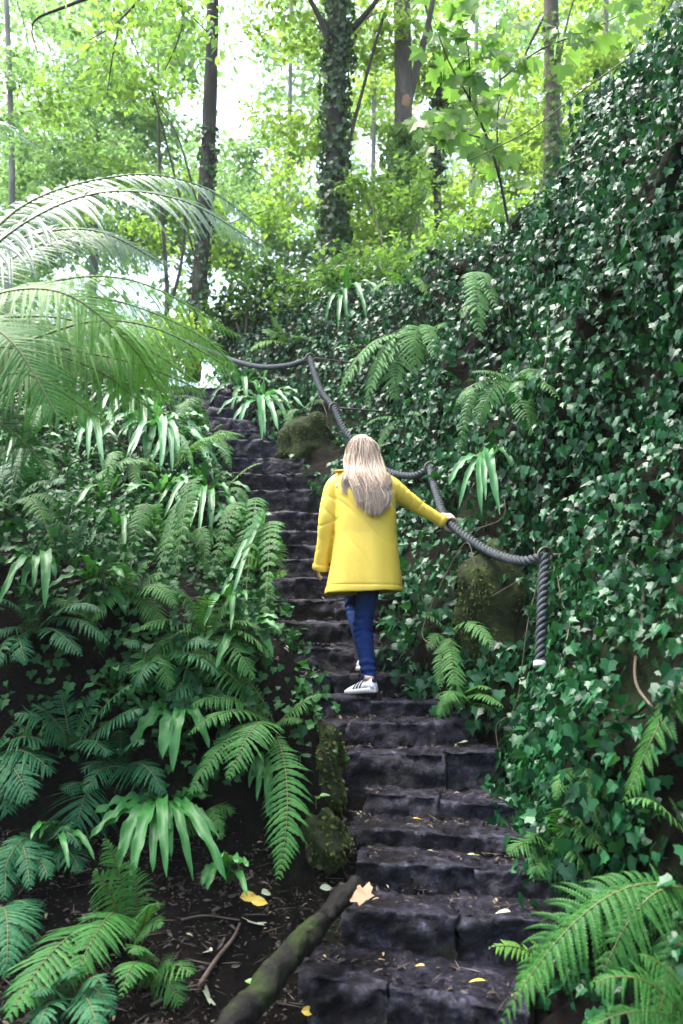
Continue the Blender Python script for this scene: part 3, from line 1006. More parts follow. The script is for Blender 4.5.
GRR = 'ferns on the steep ivy bank right of the steps'
fern('light green fern with hanging fronds below the rope and boulder', (452, 640), [(421, 616, .12, .2, 1.1), (493, 650, .2, .5, 1.1), (460, 712, .2, .35, 1.1), (440, 690, .2, .35), (470, 625, .05, .3), (428, 650, .2, .4, .8)], 'fern_pale', GRR, width=.13, surf='w')
fern('large fern with arching yellowish fronds above the strap leaves on the ivy bank', (528, 388), [(459, 462, .22, .75, .7), (472, 372, .2, .25, 1.0), (456, 405, .25, .35, 1.0), (536, 440, .22, .45, 1.0), (478, 425, .3, .4), (500, 368, .05, .2), (560, 400, .15, .35)], 'fern', GRR, width=.17, surf='w')
fern('pale fern with broad hanging fronds over the rope', (428, 338), [(369, 388, .3, .35, 1.4), (394, 398, .35, .45, 1.8), (418, 372, .3, .45, 1.6), (338, 398, .3, .3, 1.0), (366, 412, .35, .45, .9), (398, 335, .1, .3), (440, 370, .2, .4), (450, 325, .05, .25)], 'fern_pale', GRR, width=.24, surf='w')
fern('small pale fern high on the ivy bank below the sapling', (482, 302), [(480, 342, .2, .45, 1.5), (462, 318, .15, .4), (500, 318, .15, .4), (470, 290, 0, .2)], 'fern_pale', GRR, width=.2, surf='w')
fern('short fern with level fronds left of the rope on the ivy bank', (410, 420), [(366, 425, .2, .2), (378, 450, .25, .35), (430, 430, .1, .3)], 'fern', GRR, width=.12, surf='w')
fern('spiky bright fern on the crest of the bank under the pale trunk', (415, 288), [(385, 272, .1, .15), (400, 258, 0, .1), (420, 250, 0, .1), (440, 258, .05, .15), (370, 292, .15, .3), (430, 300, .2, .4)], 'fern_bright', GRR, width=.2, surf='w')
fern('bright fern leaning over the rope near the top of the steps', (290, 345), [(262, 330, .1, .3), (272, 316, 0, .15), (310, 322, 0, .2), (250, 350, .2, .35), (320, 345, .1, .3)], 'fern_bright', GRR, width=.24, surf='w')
fern('dull fern growing at the foot of the mossy bank', (300, 415), [(270, 420, .2, .3), (285, 440, .2, .4), (325, 402, .1, .2), (268, 400, .1, .3)], 'fern', GRR, width=.18, surf='w')
fern('narrow fern drooping out of the ivy right of the hanging rope', (585, 770), [(555, 800, .15, .4), (610, 800, .15, .4), (575, 740, .05, .2), (600, 830, .2, .4)], 'fern', GRR, width=.1, surf='w')
# foreground ferns at the lower right
GRF = 'large ferns close to the viewer at the lower right'
kwb = dict(tmpl=BIPIN, wrel=.92, npin=26, bare=.05, theta=(6, 30), droop=.6)
fern('large foreground fern with one long arched frond across the lowest steps', (705, 905, 2.75),
     [(520, 985, .05, .42, 1.15), (500, 1024, .15, .34, 1.0), (598, 985, .2, .40, 1.0), (655, 1030, .25, .4, 1.1)], 'fern', GRF, width=.22, cat='fern', **kwb)
fern('foreground fern frond slanting down along the right picture edge', (704, 640, 2.9), [(622, 806, .05, .02, 1.0), (700, 760, .1, .1, .9)], 'fern', GRF, width=.16, tmpl=BIPIN, wrel=1.25, npin=26, bare=.05)
fern('pale triangular fern frond catching light at the right edge', (690, 838, 2.85), [(632, 800, .05, .25, 1.3), (672, 800, .02, .1, 1.2)], 'fern_pale', GRF, width=.15, npin=20, theta=(20, 45))
fern('bright feathery fern filling the bottom right corner', (710, 1040, 2.4), [(590, 985, .0, .35, 1.1), (575, 1040, .05, .3, 1.1), (640, 955, -.1, .25, 1.0), (690, 940, -.1, .2, 1.1), (620, 1060, .1, .3)], 'fern', GRF, width=.19, **kwb)
fern('small fern sprig poking over the edge of the second step', (548, 968, 3.1), [(488, 948, .05, .2, 1.0), (520, 990, .1, .3, 1.0), (530, 940, 0, .2, .8)], 'fern_bright', GRF, width=.1, npin=18)


# ------------------------------------------------------------------ strap leaved ferns
def strap_geo(p0, p1, p2, w, m=18, wav=.8, up=(0, -.5, .85), seed=0):
    u = np.linspace(0, 1, m)[:, None]
    c = (1 - u) ** 2 * p0 + 2 * u * (1 - u) * p1 + u * u * p2
    t = nrm(np.gradient(c, axis=0))
    s = nrm(np.cross(t, np.array(up, float)))
    nn = np.cross(s, t)
    x = u[:, 0]
    hw = w * np.clip(np.sin(PI * np.clip(x * .9 + .08, 0, 1)), .02, 1) ** .55
    hw[0] = w * .15; hw[-1] = w * .04
    hw[1] = w * .45
    cols = [-1, -.5, 0, .5, 1]
    q = random.Random(seed)
    ph, fr = q.uniform(0, 6), q.uniform(24, 34)
    V = []
    for cc in cols:
        z = (.40 * abs(cc)) * hw + wav * .42 * w * (abs(cc) ** 2) * np.sin(fr * x + ph + (2 if cc > 0 else 0))
        V.append(c + s * (cc * hw)[:, None] + nn * z[:, None])
    V = np.stack(V, 1).reshape(-1, 3)
    k = len(cols)
    i = (np.arange(m - 1)[:, None] * k + np.arange(k - 1)[None]).ravel()
    F = np.stack([i, i + 1, i + k + 1, i + k], -1)
    return V, [F]


def strap(label, base, tips, mat='strap', w=.022, group='strap leaved ferns on the banks', surf='any', **kw):
    b, no = (P(*base), np.array([0, -.5, .85])) if len(base) == 3 else hit(*base, surf)
    t = thing('hart_tongue_fern', label, 'fern', b, group)
    for i, tp in enumerate(tips):
        px, py, dy, lift = tp[:4]
        wf = tp[4] if len(tp) > 4 else 1
        p2 = tip_at(px, py, b[1], dy)
        L = np.linalg.norm(p2 - b)
        p1 = mid_of(b, p2, lift * L, no * .2 * L)
        V, F = strap_geo(b + rng.normal(0, .012, 3), p1, p2 + rng.normal(0, .02, 3), w * wf * (.68 + .3 * rng.random()), seed=i + int(px), **kw)
        part('leaf', V, F, M[mat], t)
    return t


strap('pale star of strap leaves standing against the dark upper left bank', (91, 443), [(78, 404, .05, .1), (96, 408, .08, .05), (108, 410, .1, .1), (58, 426, .15, .35), (68, 436, .2, .3), (92, 466, .25, .5), (104, 474, .25, .45), (120, 440, .2, .35), (74, 455, .2, .4)], 'strap_pale', .03)
strap('largest clump of pale strap leaves at the top of the left bank', (152, 440), radial_tips(12, .42, 5, 152, 432, 6.4) + radial_tips(9, .3, 6, 158, 440, 6.4, dy=(.2, .45)) + radial_tips(7, .36, 16, 165, 425, 6.4, dy=(.1, .35)), 'strap_pale', .036)
strap('bushy strap leaves under the tree fern beside the top steps', (140, 420), radial_tips(9, .32, 7, 140, 412, 7) + radial_tips(6, .3, 8, 136, 425, 7, dy=(.2, .4)), 'strap', .034)
strap('strap leaves standing out over the steps with one pale upright leaf', (232, 528), [(241, 490, .1, .05, 1.2), (276, 516, .15, .15, .9), (258, 508, .15, .1), (215, 515, .15, .25), (205, 530, .2, .3), (250, 545, .2, .4), (225, 500, 0, .05), (190, 512, .1, .25)], 'strap_pale', .03)
strap('wide mound of strap leaves below the arching pale fern', (205, 502), radial_tips(11, .33, 9, 205, 495, 5.8) + radial_tips(7, .28, 10, 200, 505, 5.8, dy=(.2, .4)), 'strap', .03)
strap('drooping strap leaves at the left edge of the bank', (40, 566), [(4, 572, .1, .3), (20, 592, .2, .4), (30, 596, .2, .4), (50, 612, .25, .45), (52, 578, .2, .3), (2, 612, .2, .4), (12, 555, .1, .25), (45, 550, .05, .2)], 'strap', .026)
strap('big glossy strap leaved clump in front on the bare soil', (166, 812), [(176, 862, .25, .35, 1.1), (222, 884, .25, .35, 1.1), (148, 868, .28, .35), (100, 815, .12, .3), (112, 842, .22, .35), (200, 826, .15, .35), (225, 838, .2, .3, .9), (150, 795, .1, .15), (135, 890, .3, .4), (120, 880, .25, .4), (162, 786, .05, .1), (192, 872, .28, .4), (205, 800, .08, .2), (95, 838, .2, .35), (185, 790, 0, .1), (108, 862, .25, .4), (128, 850, .3, .4), (160, 880, .3, .4), (212, 858, .25, .35), (172, 835, .3, .3), (122, 800, .1, .25), (210, 788, .1, .2), (143, 830, .2, .3)], 'strap', .027, wav=1.3)
strap('few wavy strap leaves hanging under the big bright fern', (262, 755), [(254, 800, .15, .25), (266, 812, .18, .25), (246, 780, .1, .25), (272, 830, .15, .3, .8)], 'strap', .02, wav=.8)
strap('dark glossy wavy strap leaves left of the big bright fern', (182, 712), [(148, 712, .12, .3, 1.3), (135, 745, .2, .35, 1.4), (158, 760, .22, .4, 1.4), (185, 690, .02, .1), (205, 745, .2, .4), (150, 690, .05, .2), (175, 770, .25, .4, 1.3)], 'strap', .03, wav=.8)
strap('fresh strap leaves lining the right side of the top steps', (262, 408), radial_tips(10, .36, 11, 262, 402, 7.6) + radial_tips(5, .28, 12, 262, 408, 7.6, dy=(.15, .3)), 'strap_pale', .036)
strap('second clump of strap leaves uphill beside the top steps', (245, 390), radial_tips(9, .38, 13, 243, 385, 8.4), 'strap', .036)
strap('pale ribbed strap leaves hanging from the ivy bank above the hand rope', (490, 458), [(450, 482, .22, .3, 1.1), (478, 518, .3, .45, 1.2), (466, 505, .25, .4), (501, 512, .32, .4, 1.2), (492, 500, .35, .35), (512, 446, .1, .15, 1.3), (520, 480, .2, .35, 1.0), (474, 455, .1, .2)], 'strap_pale', .026, surf='w')
strap('broad strap leaves on the crest of the bank beside the spiky fern', (345, 300), radial_tips(9, .4, 14, 345, 296, 8.5), 'strap', .035, surf='w')
strap('small strap leaves in the ivy above the rope fixing', (370, 360), radial_tips(7, .3, 15, 370, 356, 7.5), 'strap', .028, surf='w')
strap('young strap leaves at the soil edge below the small triangular fern', (60, 850), radial_tips(6, .16, 21, 60, 845, 3.9), 'strap', .018)
strap('short strap leaves beside the hanging fern at the step edge', (228, 618), radial_tips(7, .2, 22, 228, 612, 5.0), 'strap', .02)
strap('scattered strap leaves on the shaded face under the long pale fern', (120, 540), radial_tips(7, .22, 23, 120, 535, 5.0), 'strap', .022)

EXTRA = [
    ('fern', 'soft fern on the bank lip above the fanned dark fern', 128, 600, .26, 8, 'fern'),
    ('fern', 'soft fern drooping over the bank lip left of the big bright fern', 205, 640, .3, 9, 'fern'),
    ('fern', 'shaded fern under the drooping strap leaves at the left edge', 35, 630, .28, 8, 'fern_dark'),
    ('fern', 'fern between the upright fern and the wide strap mound', 150, 545, .28, 9, 'fern'),
    ('fern', 'fern at the left edge above the drooping strap leaves', 8, 520, .3, 9, 'fern'),
    ('fern', 'small fern among the ivy high on the left bank', 40, 500, .3, 8, 'fern_dark'),
    ('fern', 'fern under the tree fern fronds near the star of strap leaves', 60, 425, .4, 9, 'fern'),
    ('fern', 'fern beside the largest clump of pale strap leaves', 205, 445, .4, 9, 'fern'),
    ('fern', 'fern low on the face behind the big glossy strap clump', 120, 770, .22, 7, 'fern_dark'),
    ('fern', 'fern on the lip right above the dark glossy wavy leaves', 165, 665, .26, 8, 'fern_dark'),
    ('fern', 'fern rooted in the shadow left of the big glossy strap clump', 45, 855, .2, 7, 'fern_dark'),
    ('fern', 'small fern in the bare soil left of the brown stick', 150, 985, .14, 6, 'fern'),
    ('fern', 'little fern at the bottom edge of the soil near the left corner', 70, 1015, .16, 7, 'fern_dark'),
    ('strap', 'small strap leaves on the soil behind the brown stick', 225, 880, .12, 6, 'strap'),
    ('fern', 'small fern sprouting where the bank meets the step below the shoe', 470, 705, .16, 7, 'fern'),
    ('fern', 'fern in the ivy foot beside the lowest steps', 560, 860, .18, 7, 'fern'),
    ('strap', 'strap leaves on the bank lip over the dark hollow', 95, 590, .2, 8, 'strap'),
    ('strap', 'strap leaves tucked beside the bank corner ferns', 240, 640, .22, 9, 'strap'),
    ('strap', 'strap leaves high under the tree fern at the left edge', 25, 455, .36, 9, 'strap'),
    ('strap', 'strap leaves in the middle of the left bank above the upright fern', 105, 505, .26, 9, 'strap'),
    ('strap', 'pale strap leaves near the wide mound, farther left', 160, 500, .32, 13, 'strap_pale'),
    ('strap', 'pale strap leaves pushed up between the two upper ferns', 185, 455, .34, 12, 'strap_pale'),
    ('strap', 'glossy strap leaves at the bank corner above the hanging pale fronds', 248, 590, .2, 9, 'strap_pale'),
    ('strap', 'strap leaves peeping out above the lower dark fern', 115, 695, .16, 7, 'strap'),
    ('strap', 'strap leaves at the top of the bank behind the pale star', 125, 400, .4, 9, 'strap'),
]
for j, (kd, lb, px, py, r, n_, mt) in enumerate(EXTRA):
    hp, hn = hit(px, py)
    tips = radial_tips(n_, r * (.85 + .3 * random.random()), 60 + j, px, py - 4, hp[1], a0=-60, a1=240, dy=(.06, .26))
    if kd == 'fern':
        fern(lb, (px, py), tips, mt, GR, width=.13 + .10 * r, npin=22)
    else:
        strap(lb, (px, py), tips, mt, w=.018 + .03 * r)

# ------------------------------------------------------------------ tree fern reaching in from the left
tb = P(-75, 345, 3.9)
tfz = ground_z(np.array([tb[0]]), np.array([tb[1]]))[0]
tf = thing('tree_fern', 'tree fern spreading long feathery fronds over the left bank', 'tree fern', (tb[0], tb[1], tfz))
tr = spline([(tb[0] - .03, tb[1] + .02, tfz - .2), (tb[0] + .02, tb[1], (tfz + tb[2]) / 2), tb - np.array([0, 0, .03])], 26)
Vt, Ft = tube(tr, np.linspace(.13, .09, 26), 16)
Vt = Vt + .02 * vnoise(Vt, 18, 2)[:, None] * np.array([1, 1, .3])
part('trunk', Vt, Ft, M['bark_dark'], tf)
TF = [  # control points as pixels with distances, width, material
    ([(-75, 345, 3.9), (-10, 250, 3.8), (85, 196, 3.75), (180, 200, 3.9), (268, 250, 4.1)], .62, 'tree_fern', .55),
    ([(-75, 345, 4.0), (10, 215, 4.3), (120, 176, 4.6), (200, 186, 4.8), (262, 228, 4.9)], .55, 'tree_fern', .75),
    ([(-75, 345, 3.7), (0, 348, 3.5), (90, 322, 3.4), (160, 330, 3.5), (236, 372, 3.7)], .52, 'tree_fern_lit', .8),
    ([(-75, 345, 3.6), (-40, 320, 3.3), (10, 340, 3.1), (60, 420, 3.05)], .52, 'fern', .5),
    ([(-75, 345, 3.8), (-20, 300, 3.5), (60, 292, 3.35), (130, 345, 3.4), (165, 400, 3.5)], .5, 'tree_fern_lit', .7),
    ([(-75, 345, 4.2), (-70, 200, 4.5), (-20, 120, 4.9), (45, 150, 5.3)], .6, 'tree_fern', .6),
    ([(-75, 345, 3.7), (-30, 380, 3.4), (30, 375, 3.25), (110, 425, 3.3)], .45, 'tree_fern_lit', .6),
    ([(-75, 345, 4.0), (20, 290, 4.4), (130, 280, 4.8), (240, 335, 5.2)], .55, 'tree_fern_lit', .8),
    ([(-75, 345, 3.8), (-10, 335, 3.6), (70, 350, 3.5), (140, 365, 3.5), (205, 392, 3.6)], .5, 'tree_fern_lit', .8),
    ([(-75, 345, 4.1), (0, 325, 4.3), (80, 330, 4.4), (150, 372, 4.5)], .55, 'tree_fern_lit', .8),
    ([(-75, 345, 4.2), (10, 260, 4.6), (90, 236, 5.0), (170, 262, 5.3)], .55, 'tree_fern', .7),
    ([(-75, 345, 3.9), (-20, 322, 3.9), (60, 318, 3.9), (140, 345, 4.0), (200, 385, 4.1)], .6, 'tree_fern_lit', .9),
    ([(-75, 345, 3.6), (-30, 345, 3.45), (40, 352, 3.4), (100, 372, 3.4), (150, 410, 3.45)], .55, 'tree_fern_lit', .9),
    ([(-75, 345, 3.95), (-30, 270, 3.9), (30, 236, 3.8), (100, 232, 3.9), (170, 268, 4.0)], .6, 'tree_fern', .8),
    ([(-75, 345, 4.4), (20, 300, 4.7), (110, 300, 5.0), (190, 330, 5.2), (235, 365, 5.3)], .6, 'tree_fern_lit', .9),
    ([(-75, 345, 3.7), (-40, 400, 3.5), (10, 430, 3.4), (50, 470, 3.4)], .45, 'fern', .5),
]
for ctrl, wd, mt, dr in TF:
    c = spline([P(*q) for q in ctrl], 80)
    V, F, _ = frond_geo(None, None, None, wd * 1.05, npin=58, tmpl=bipinna_template(26), bare=.08, droop=dr * .6, upd=(0, -.75, .7), wrel=.98, theta=(18, 42), curve=c)
    frond_part(tf, V, F, M[mt], c[::3], .007, M['stem'], 6)

# ------------------------------------------------------------------ mossy boulders on the banks
def boulder(label, px, py, Y, r, seed, mat='moss', surf=None):
    c = P(px, py, Y)
    V, F = ellipsoid(c, r, 48, 34)
    n_ = nrm((V - c) / np.array(r))
    V = V + n_ * (min(r) * (.45 * vnoise(V, 2.2 / max(r), seed) + .25 * vnoise(V, 7, seed + 4) + .10 * vnoise(V, 22, seed + 6)))[:, None]
    o = mk('mossy_boulder', V, F, M[mat], at=c)
    ORIG[o.name] = c
    k = int(5200 * max(r) / .4)
    pm, nm = sample_mesh(V, F[0], k)
    nm = np.where(np.sum(nm * (pm - c), -1, keepdims=True) < 0, -nm, nm)
    w_ = vnoise(pm, 5, seed) + .6 * vnoise(pm, 14, seed)
    sel_ = w_ > -.35
    pm, nm = pm[sel_], nm[sel_]
    leafobj('moss', OVAL, pm - nm * .004, nm * .6 + np.array([0, -.1, -.7]) + rng.normal(0, .5, pm.shape), nm + rng.normal(0, .5, pm.shape), .010 + .022 * rng.random(len(pm)) ** 2, M['moss_tuft'], o)
    tag(o, label, 'boulder', 'mossy boulders in the banks')
    return o


boulder('mossy boulder in the ivy bank under the sagging rope', 502, 618, 4.95, (.27, .17, .42), 3)
boulder('mossy outcrop beside the upper steps left of the rope', 308, 452, 8.0, (.30, .2, .34), 9)
boulder('dark mossy boulder between the big fern and the lower steps', 316, 775, 4.32, (.13, .18, .26), 14)
boulder('low mossy rock at the foot of the bank behind the log', 322, 842, 4.0, (.11, .12, .13), 21)

# ------------------------------------------------------------------ log, twigs, vines
def stem_thing(name, label, cat, pts, r0, r1, mat, n=30, sides=8, group=None, rough=.0, seed=0):
    c = spline(pts, n)
    V, F = tube(c, np.linspace(r0, r1, n), sides)
    if rough:
        V = V + nrm(V - np.repeat(np.r_[c, c[:1], c[-1:]], [sides] * n + [1, 1], axis=0)[:len(V)] + 1e-6) * (rough * (vnoise(V, 9, seed) + .5 * vnoise(V, 30, seed)))[:, None]
    o = mk(name, V, F, M[mat], at=c[0])
    tag(o, label, cat, group)
    return o


lg = [P(208, 1062, 2.75), P(262, 988, 2.98), P(310, 932, 3.25), P(356, 886, 3.55)]
for q in lg:
    pass
stem_thing('fallen_log', 'dark mossy fallen log slanting up the soil to the lowest steps', 'log', lg, .054, .038, 'log', n=90, sides=26, rough=.02, seed=4)


def soil_pt(px, py, h=.012):
    p, no = hit(px, py)
    t = tread(px, py)
    if t is not None and np.linalg.norm(t) < np.linalg.norm(p) + .3:
        return t + np.array([0, 0, h + .008]), np.array([0, 0, 1.0])
    return p + no * h, no


TW = [('bare brown stick lying on the soil beside the log', [(196, 990), (215, 962), (232, 940), (240, 925)], .010, 'twig'),
      ('long thin twig lying across the soil under the front strap leaves', [(180, 922), (205, 918), (240, 922)], .005, 'twig'),
      ('thin twig half buried at the lower left of the log', [(150, 1010), (180, 992), (205, 985)], .006, 'twig'),
      ('crooked twig on the soil left of the brown stemmed fern', [(55, 960), (85, 945), (110, 950)], .006, 'twig')]
for lb, pts, r, mt in TW:
    stem_thing('twig', lb, 'twig', [soil_pt(x, y, .015)[0] for x, y in pts], r, r * .5, mt, n=16, sides=6, group='twigs on the soil')


def wp(px, py, out=.12):
    p, no = hit(px, py, 'w')
    return p + no * out


VN = [('pale bare vine arching over the ivy at the top right corner', [(700, 80), (655, 100), (620, 150), (585, 185), (520, 230)], .006, .25),
      ('long bare vine slanting from the right edge across the bright leaves', [(700, 18), (650, 45), (590, 85), (530, 130), (470, 160)], .007, .3),
      ('bare vine curving low across the dark ivy top', [(700, 85), (670, 92), (640, 118), (600, 130), (560, 160)], .005, .22),
      ('short hooked vine end at the upper right', [(672, 8), (676, 22), (668, 35), (660, 50)], .006, .3),
      ('tan vine hanging straight down beside the rope end', [(560, 540), (556, 600), (552, 640), (548, 705)], .006, .16),
      ('tan vine running down to the ivy above the steps', [(536, 690), (530, 712), (520, 730), (515, 760)], .006, .14),
      ('thin tan vine crossing the hanging rope', [(520, 610), (545, 602), (570, 590), (600, 570)], .004, .2),
      ('vine looping over the mossy boulder below the rope', [(480, 665), (476, 620), (490, 588), (520, 575)], .005, .35),
      ('upright vine stem in the ivy right of the hanging rope', [(590, 690), (588, 640), (592, 600), (585, 560)], .006, .14),
      ('wiry vine trailing down the right edge of the ivy', [(676, 200), (672, 240), (660, 262), (672, 300)], .005, .2),
      ('brown root dangling by the fern on the ivy bank', [(557, 300), (560, 350), (556, 400), (560, 440)], .007, .08),
      ('brown root hanging in the gap of the ivy at the right edge', [(640, 560), (650, 610), (645, 680), (655, 720)], .012, .06),
      ('loop of thin vine under the pale strap leaves', [(500, 528), (515, 530), (525, 515), (527, 498)], .005, .2),
      ('thin dry vine drooping from the rope onto the mossy outcrop', [(330, 405), (330, 425), (338, 440), (352, 452)], .005, .15)]
for lb, pts, r, out in VN:
    r *= .7
    stem_thing('vine', lb, 'vine', [wp(x, y, out) if not (x > 560 and y < 170) and y > 165 else P(x, y, 4.4) for x, y in pts], r, r * .6, 'vine', n=26, sides=6, group='bare vines on the ivy bank')

# ------------------------------------------------------------------ rope handrail
RC = [P(540, 666, 4.16), P(542, 610, 4.24), P(545, 556, 4.34)]
seg1 = [P(545, 556, 4.34), P(520, 561, 4.50), P(485, 549, 4.85), P(449, 522, 5.25), P(437, 495, 5.6), P(430, 468, 5.95)]
seg2 = [P(430, 468, 5.95), P(412, 476, 6.1), P(385, 470, 6.35), P(362, 450, 6.6), P(345, 431, 6.8), P(334, 408, 7.0)]
seg3 = [P(334, 408, 7.0), P(322, 392, 7.2), P(315, 375, 7.4), P(310, 358, 7.6)]
seg4 = [P(310, 358, 7.6), P(290, 365, 7.8), P(262, 367, 8.1), P(235, 361, 8.5), P(212, 352, 9.0), P(170, 335, 10.0)]
path = np.concatenate([spline(RC, 20)[:-1], spline(seg1, 80)[:-1], spline(seg2, 80)[:-1], spline(seg3, 30)[:-1], spline(seg4, 60)])
sg = np.r_[0, np.cumsum(np.linalg.norm(np.diff(path, axis=0), axis=1))]
nr = int(sg[-1] / .009)
su = np.linspace(0, sg[-1], nr)
path = np.stack([np.interp(su, sg, path[:, k]) for k in range(3)], -1)
for _ in range(3):
    path[1:-1] = (path[:-2] + path[1:-1] * 2 + path[2:]) / 4
rope = thing('rope_handrail', 'thick grey twisted rope slung along the ivy bank as a handrail', 'rope', path[0])
tt, A, Bv = frames(path)
mb = MB()
ph = su / .105 * 2 * PI
for s in range(3):
    a = ph + s * 2 * PI / 3
    c = path + .0148 * (np.cos(a)[:, None] * A + np.sin(a)[:, None] * Bv)
    mb.add(*tube(c, .0132, 10))
V, F = mb.get()
part('rope', V, F, M['rope'], rope)
Vw, Fw = tube(path[:4] + (path[0] - path[3]) * .25, .0325, 14)
part('end_whipping', Vw, Fw, M['white_tape'], rope)
for (px, py, Y) in ((545, 556, 4.34), (430, 468, 5.95), (334, 408, 7.0), (310, 358, 7.6)):
    c = P(px, py, Y)
    hp, hn = hit(px + 2, py, 'w')
    a = np.linspace(0, 2 * PI, 25)
    ringp = c + .042 * (np.cos(a)[:, None] * nrm(np.array([.75, .3, .1])) + np.sin(a)[:, None] * np.array([0, 0, 1.0]))
    mb = MB()
    mb.add(*tube(ringp, .008, 8))
    mb.add(*tube(np.linspace(c + nrm(np.array([.75, .3, .1])) * .04, c + np.array([.45, .3, .05]), 6), .009, 8))
    V, F = mb.get()
    part('eye_bolt', V, F, M['iron'], rope)

# ------------------------------------------------------------------ the woman in the yellow raincoat
M['skin'] = plain('skin', (.62, .42, .33), .5)
M['coat'] = surf_mat('yellow_raincoat', [(.3, (.80, .57, .07)), (.7, (.85, .62, .09))], scale=9, rough=(.5, .62), bump=.35, bump_s=38, dist=.006, spec=.4)
M['denim'] = surf_mat('blue_denim', [(.3, (.003, .014, .075)), (.55, (.007, .030, .13)), (.75, (.02, .06, .20))], scale=16, rough=(.8, .95), bump=.3, bump_s=220, dist=.002, spec=.2)
M['shoe'] = plain('white_leather', (.72, .73, .75), .4)
M['sole'] = plain('white_rubber', (.68, .68, .68), .55)
M['navy'] = plain('navy_leather', (.010, .014, .035), .45)
M['lining'] = plain('orange_lining', (.6, .22, .03), .7)
M['eye'] = plain('eye', (.5, .5, .5), .2)
M['lip'] = plain('lips', (.5, .2, .17), .5)


def hair_mat():
    m, nt, out = newmat('blonde_hair')
    L = nt.links.new
    g = N(nt, 'ShaderNodeNewGeometry')
    r = ramp(nt, [(0, (.30, .21, .15)), (.25, (.46, .35, .265)), (.6, (.52, .41, .31)), (1, (.66, .54, .42))], g.outputs['Random Per Island'])
    p = N(nt, 'ShaderNodeBsdfPrincipled')
    L(r.outputs[0], p.inputs['Base Color'])
    p.inputs['Roughness'].default_value = .42
    p.inputs['Specular IOR Level'].default_value = .5
    L(p.outputs[0], out.inputs[0])
    return m


M['hair'] = hair_mat()
foot = P(366, 697, 5.0)
foot[2] = SZ[7] + .004
person = thing('person', 'woman in a yellow raincoat and blue jeans climbing the steps, seen from behind', 'person', foot)

# the body as one continuous surface
def limb(pts, rad, n=24, sides=14):
    c = spline(pts, n)
    r = np.interp(np.linspace(0, 1, n), np.linspace(0, 1, len(rad)), rad)
    return tube(c, r, sides)


hc = P(362, 455, 5.12)                          # head centre
r_ank, l_ank = P(369, 682, 5.03), P(366, 665, 5.36)
r_kn, l_kn = P(363, 628, 5.12), P(354, 603, 5.52)
r_hip, l_hip = P(373, 556, 5.12), P(357, 556, 5.18)
l_sh, r_sh = P(342, 481, 5.08), P(386, 481, 5.08)
l_el, r_el = P(327, 528, 5.10), P(414, 503, 5.18)
l_wr, r_wr = P(321.5, 557, 5.15), P(441, 521, 5.22)
ropeh = path[np.argmin(np.abs(np.linalg.norm(path - P(449, 522, 5.25), axis=1)))]
ri = int(np.argmin(np.linalg.norm(path - P(449, 522, 5.25), axis=1)))
rax = nrm(path[ri + 6] - path[ri - 6])
pcs = []
# torso
def oval(c, rx, ry, n=22):
    a = np.arange(n) / n * 2 * PI
    return np.stack([c[0] + rx * np.cos(a), c[1] + ry * np.sin(a), np.full(n, c[2])], -1)


tors = [(P(362, 560, 5.13), .15, .11), (P(362, 545, 5.13), .155, .115), (P(363, 520, 5.11), .125, .095), (P(363, 500, 5.09), .14, .10), (P(363, 484, 5.09), .155, .10), (P(363, 474, 5.09), .10, .075), (P(363, 468, 5.10), .055, .055), (P(363, 456, 5.11), .05, .05)]
pcs.append(rings([oval(*q) for q in tors]))
pcs.append(ellipsoid(hc + np.array([0, .012, .012]), (.066, .088, .108), 26, 20))
pcs.append(ellipsoid(hc + np.array([0, .05, -.045]), (.052, .055, .065), 20, 14))       # jaw
pcs.append(ellipsoid(hc + np.array([0, .108, -.018]), (.012, .018, .024), 12, 10))      # nose
for s in (-1, 1):
    pcs.append(ellipsoid(hc + np.array([s * .062, .005, -.012]), (.010, .02, .032), 12, 10))
for sh, el, wr in ((l_sh, l_el, l_wr), (r_sh, r_el, r_wr)):
    pcs.append(limb([sh, (sh + el) / 2, el, (el + wr) / 2, wr], [.048, .044, .036, .034, .025]))
for hp_, kn, an in ((r_hip, r_kn, r_ank), (l_hip, l_kn, l_ank)):
    pcs.append(limb([hp_, (hp_ + kn) / 2, kn, kn * .6 + an * .4 + np.array([0, -.015, 0]), an], [.07, .06, .046, .048, .031], 30))
    pcs.append(limb([an, an + np.array([0, 0, -.05])], [.034, .04], 6))
# left hand, relaxed and slightly curled
hd = nrm(l_wr - l_el)
palm = l_wr + hd * .045
pcs.append(limb([l_wr - hd * .02, l_wr + hd * .03, l_wr + hd * .085], [.024, .033, .031], 10))
for j in range(4):
    o = np.array([0, 1, 0]) * ((j - 1.5) * .017) + l_wr + hd * .075
    ln = (.062, .072, .068, .052)[j]
    cur = np.array([.5, .15, 0])
    pcs.append(limb([o, o + hd * ln * .45, o + hd * ln * .8 + cur * .02, o + hd * ln * .95 + cur * .05], [.0095, .009, .008, .007], 10, 8))
pcs.append(limb([l_wr + hd * .025, l_wr + hd * .05 + np.array([.01, .035, 0]), l_wr + hd * .085 + np.array([.018, .05, 0])], [.012, .011, .008], 10, 8))
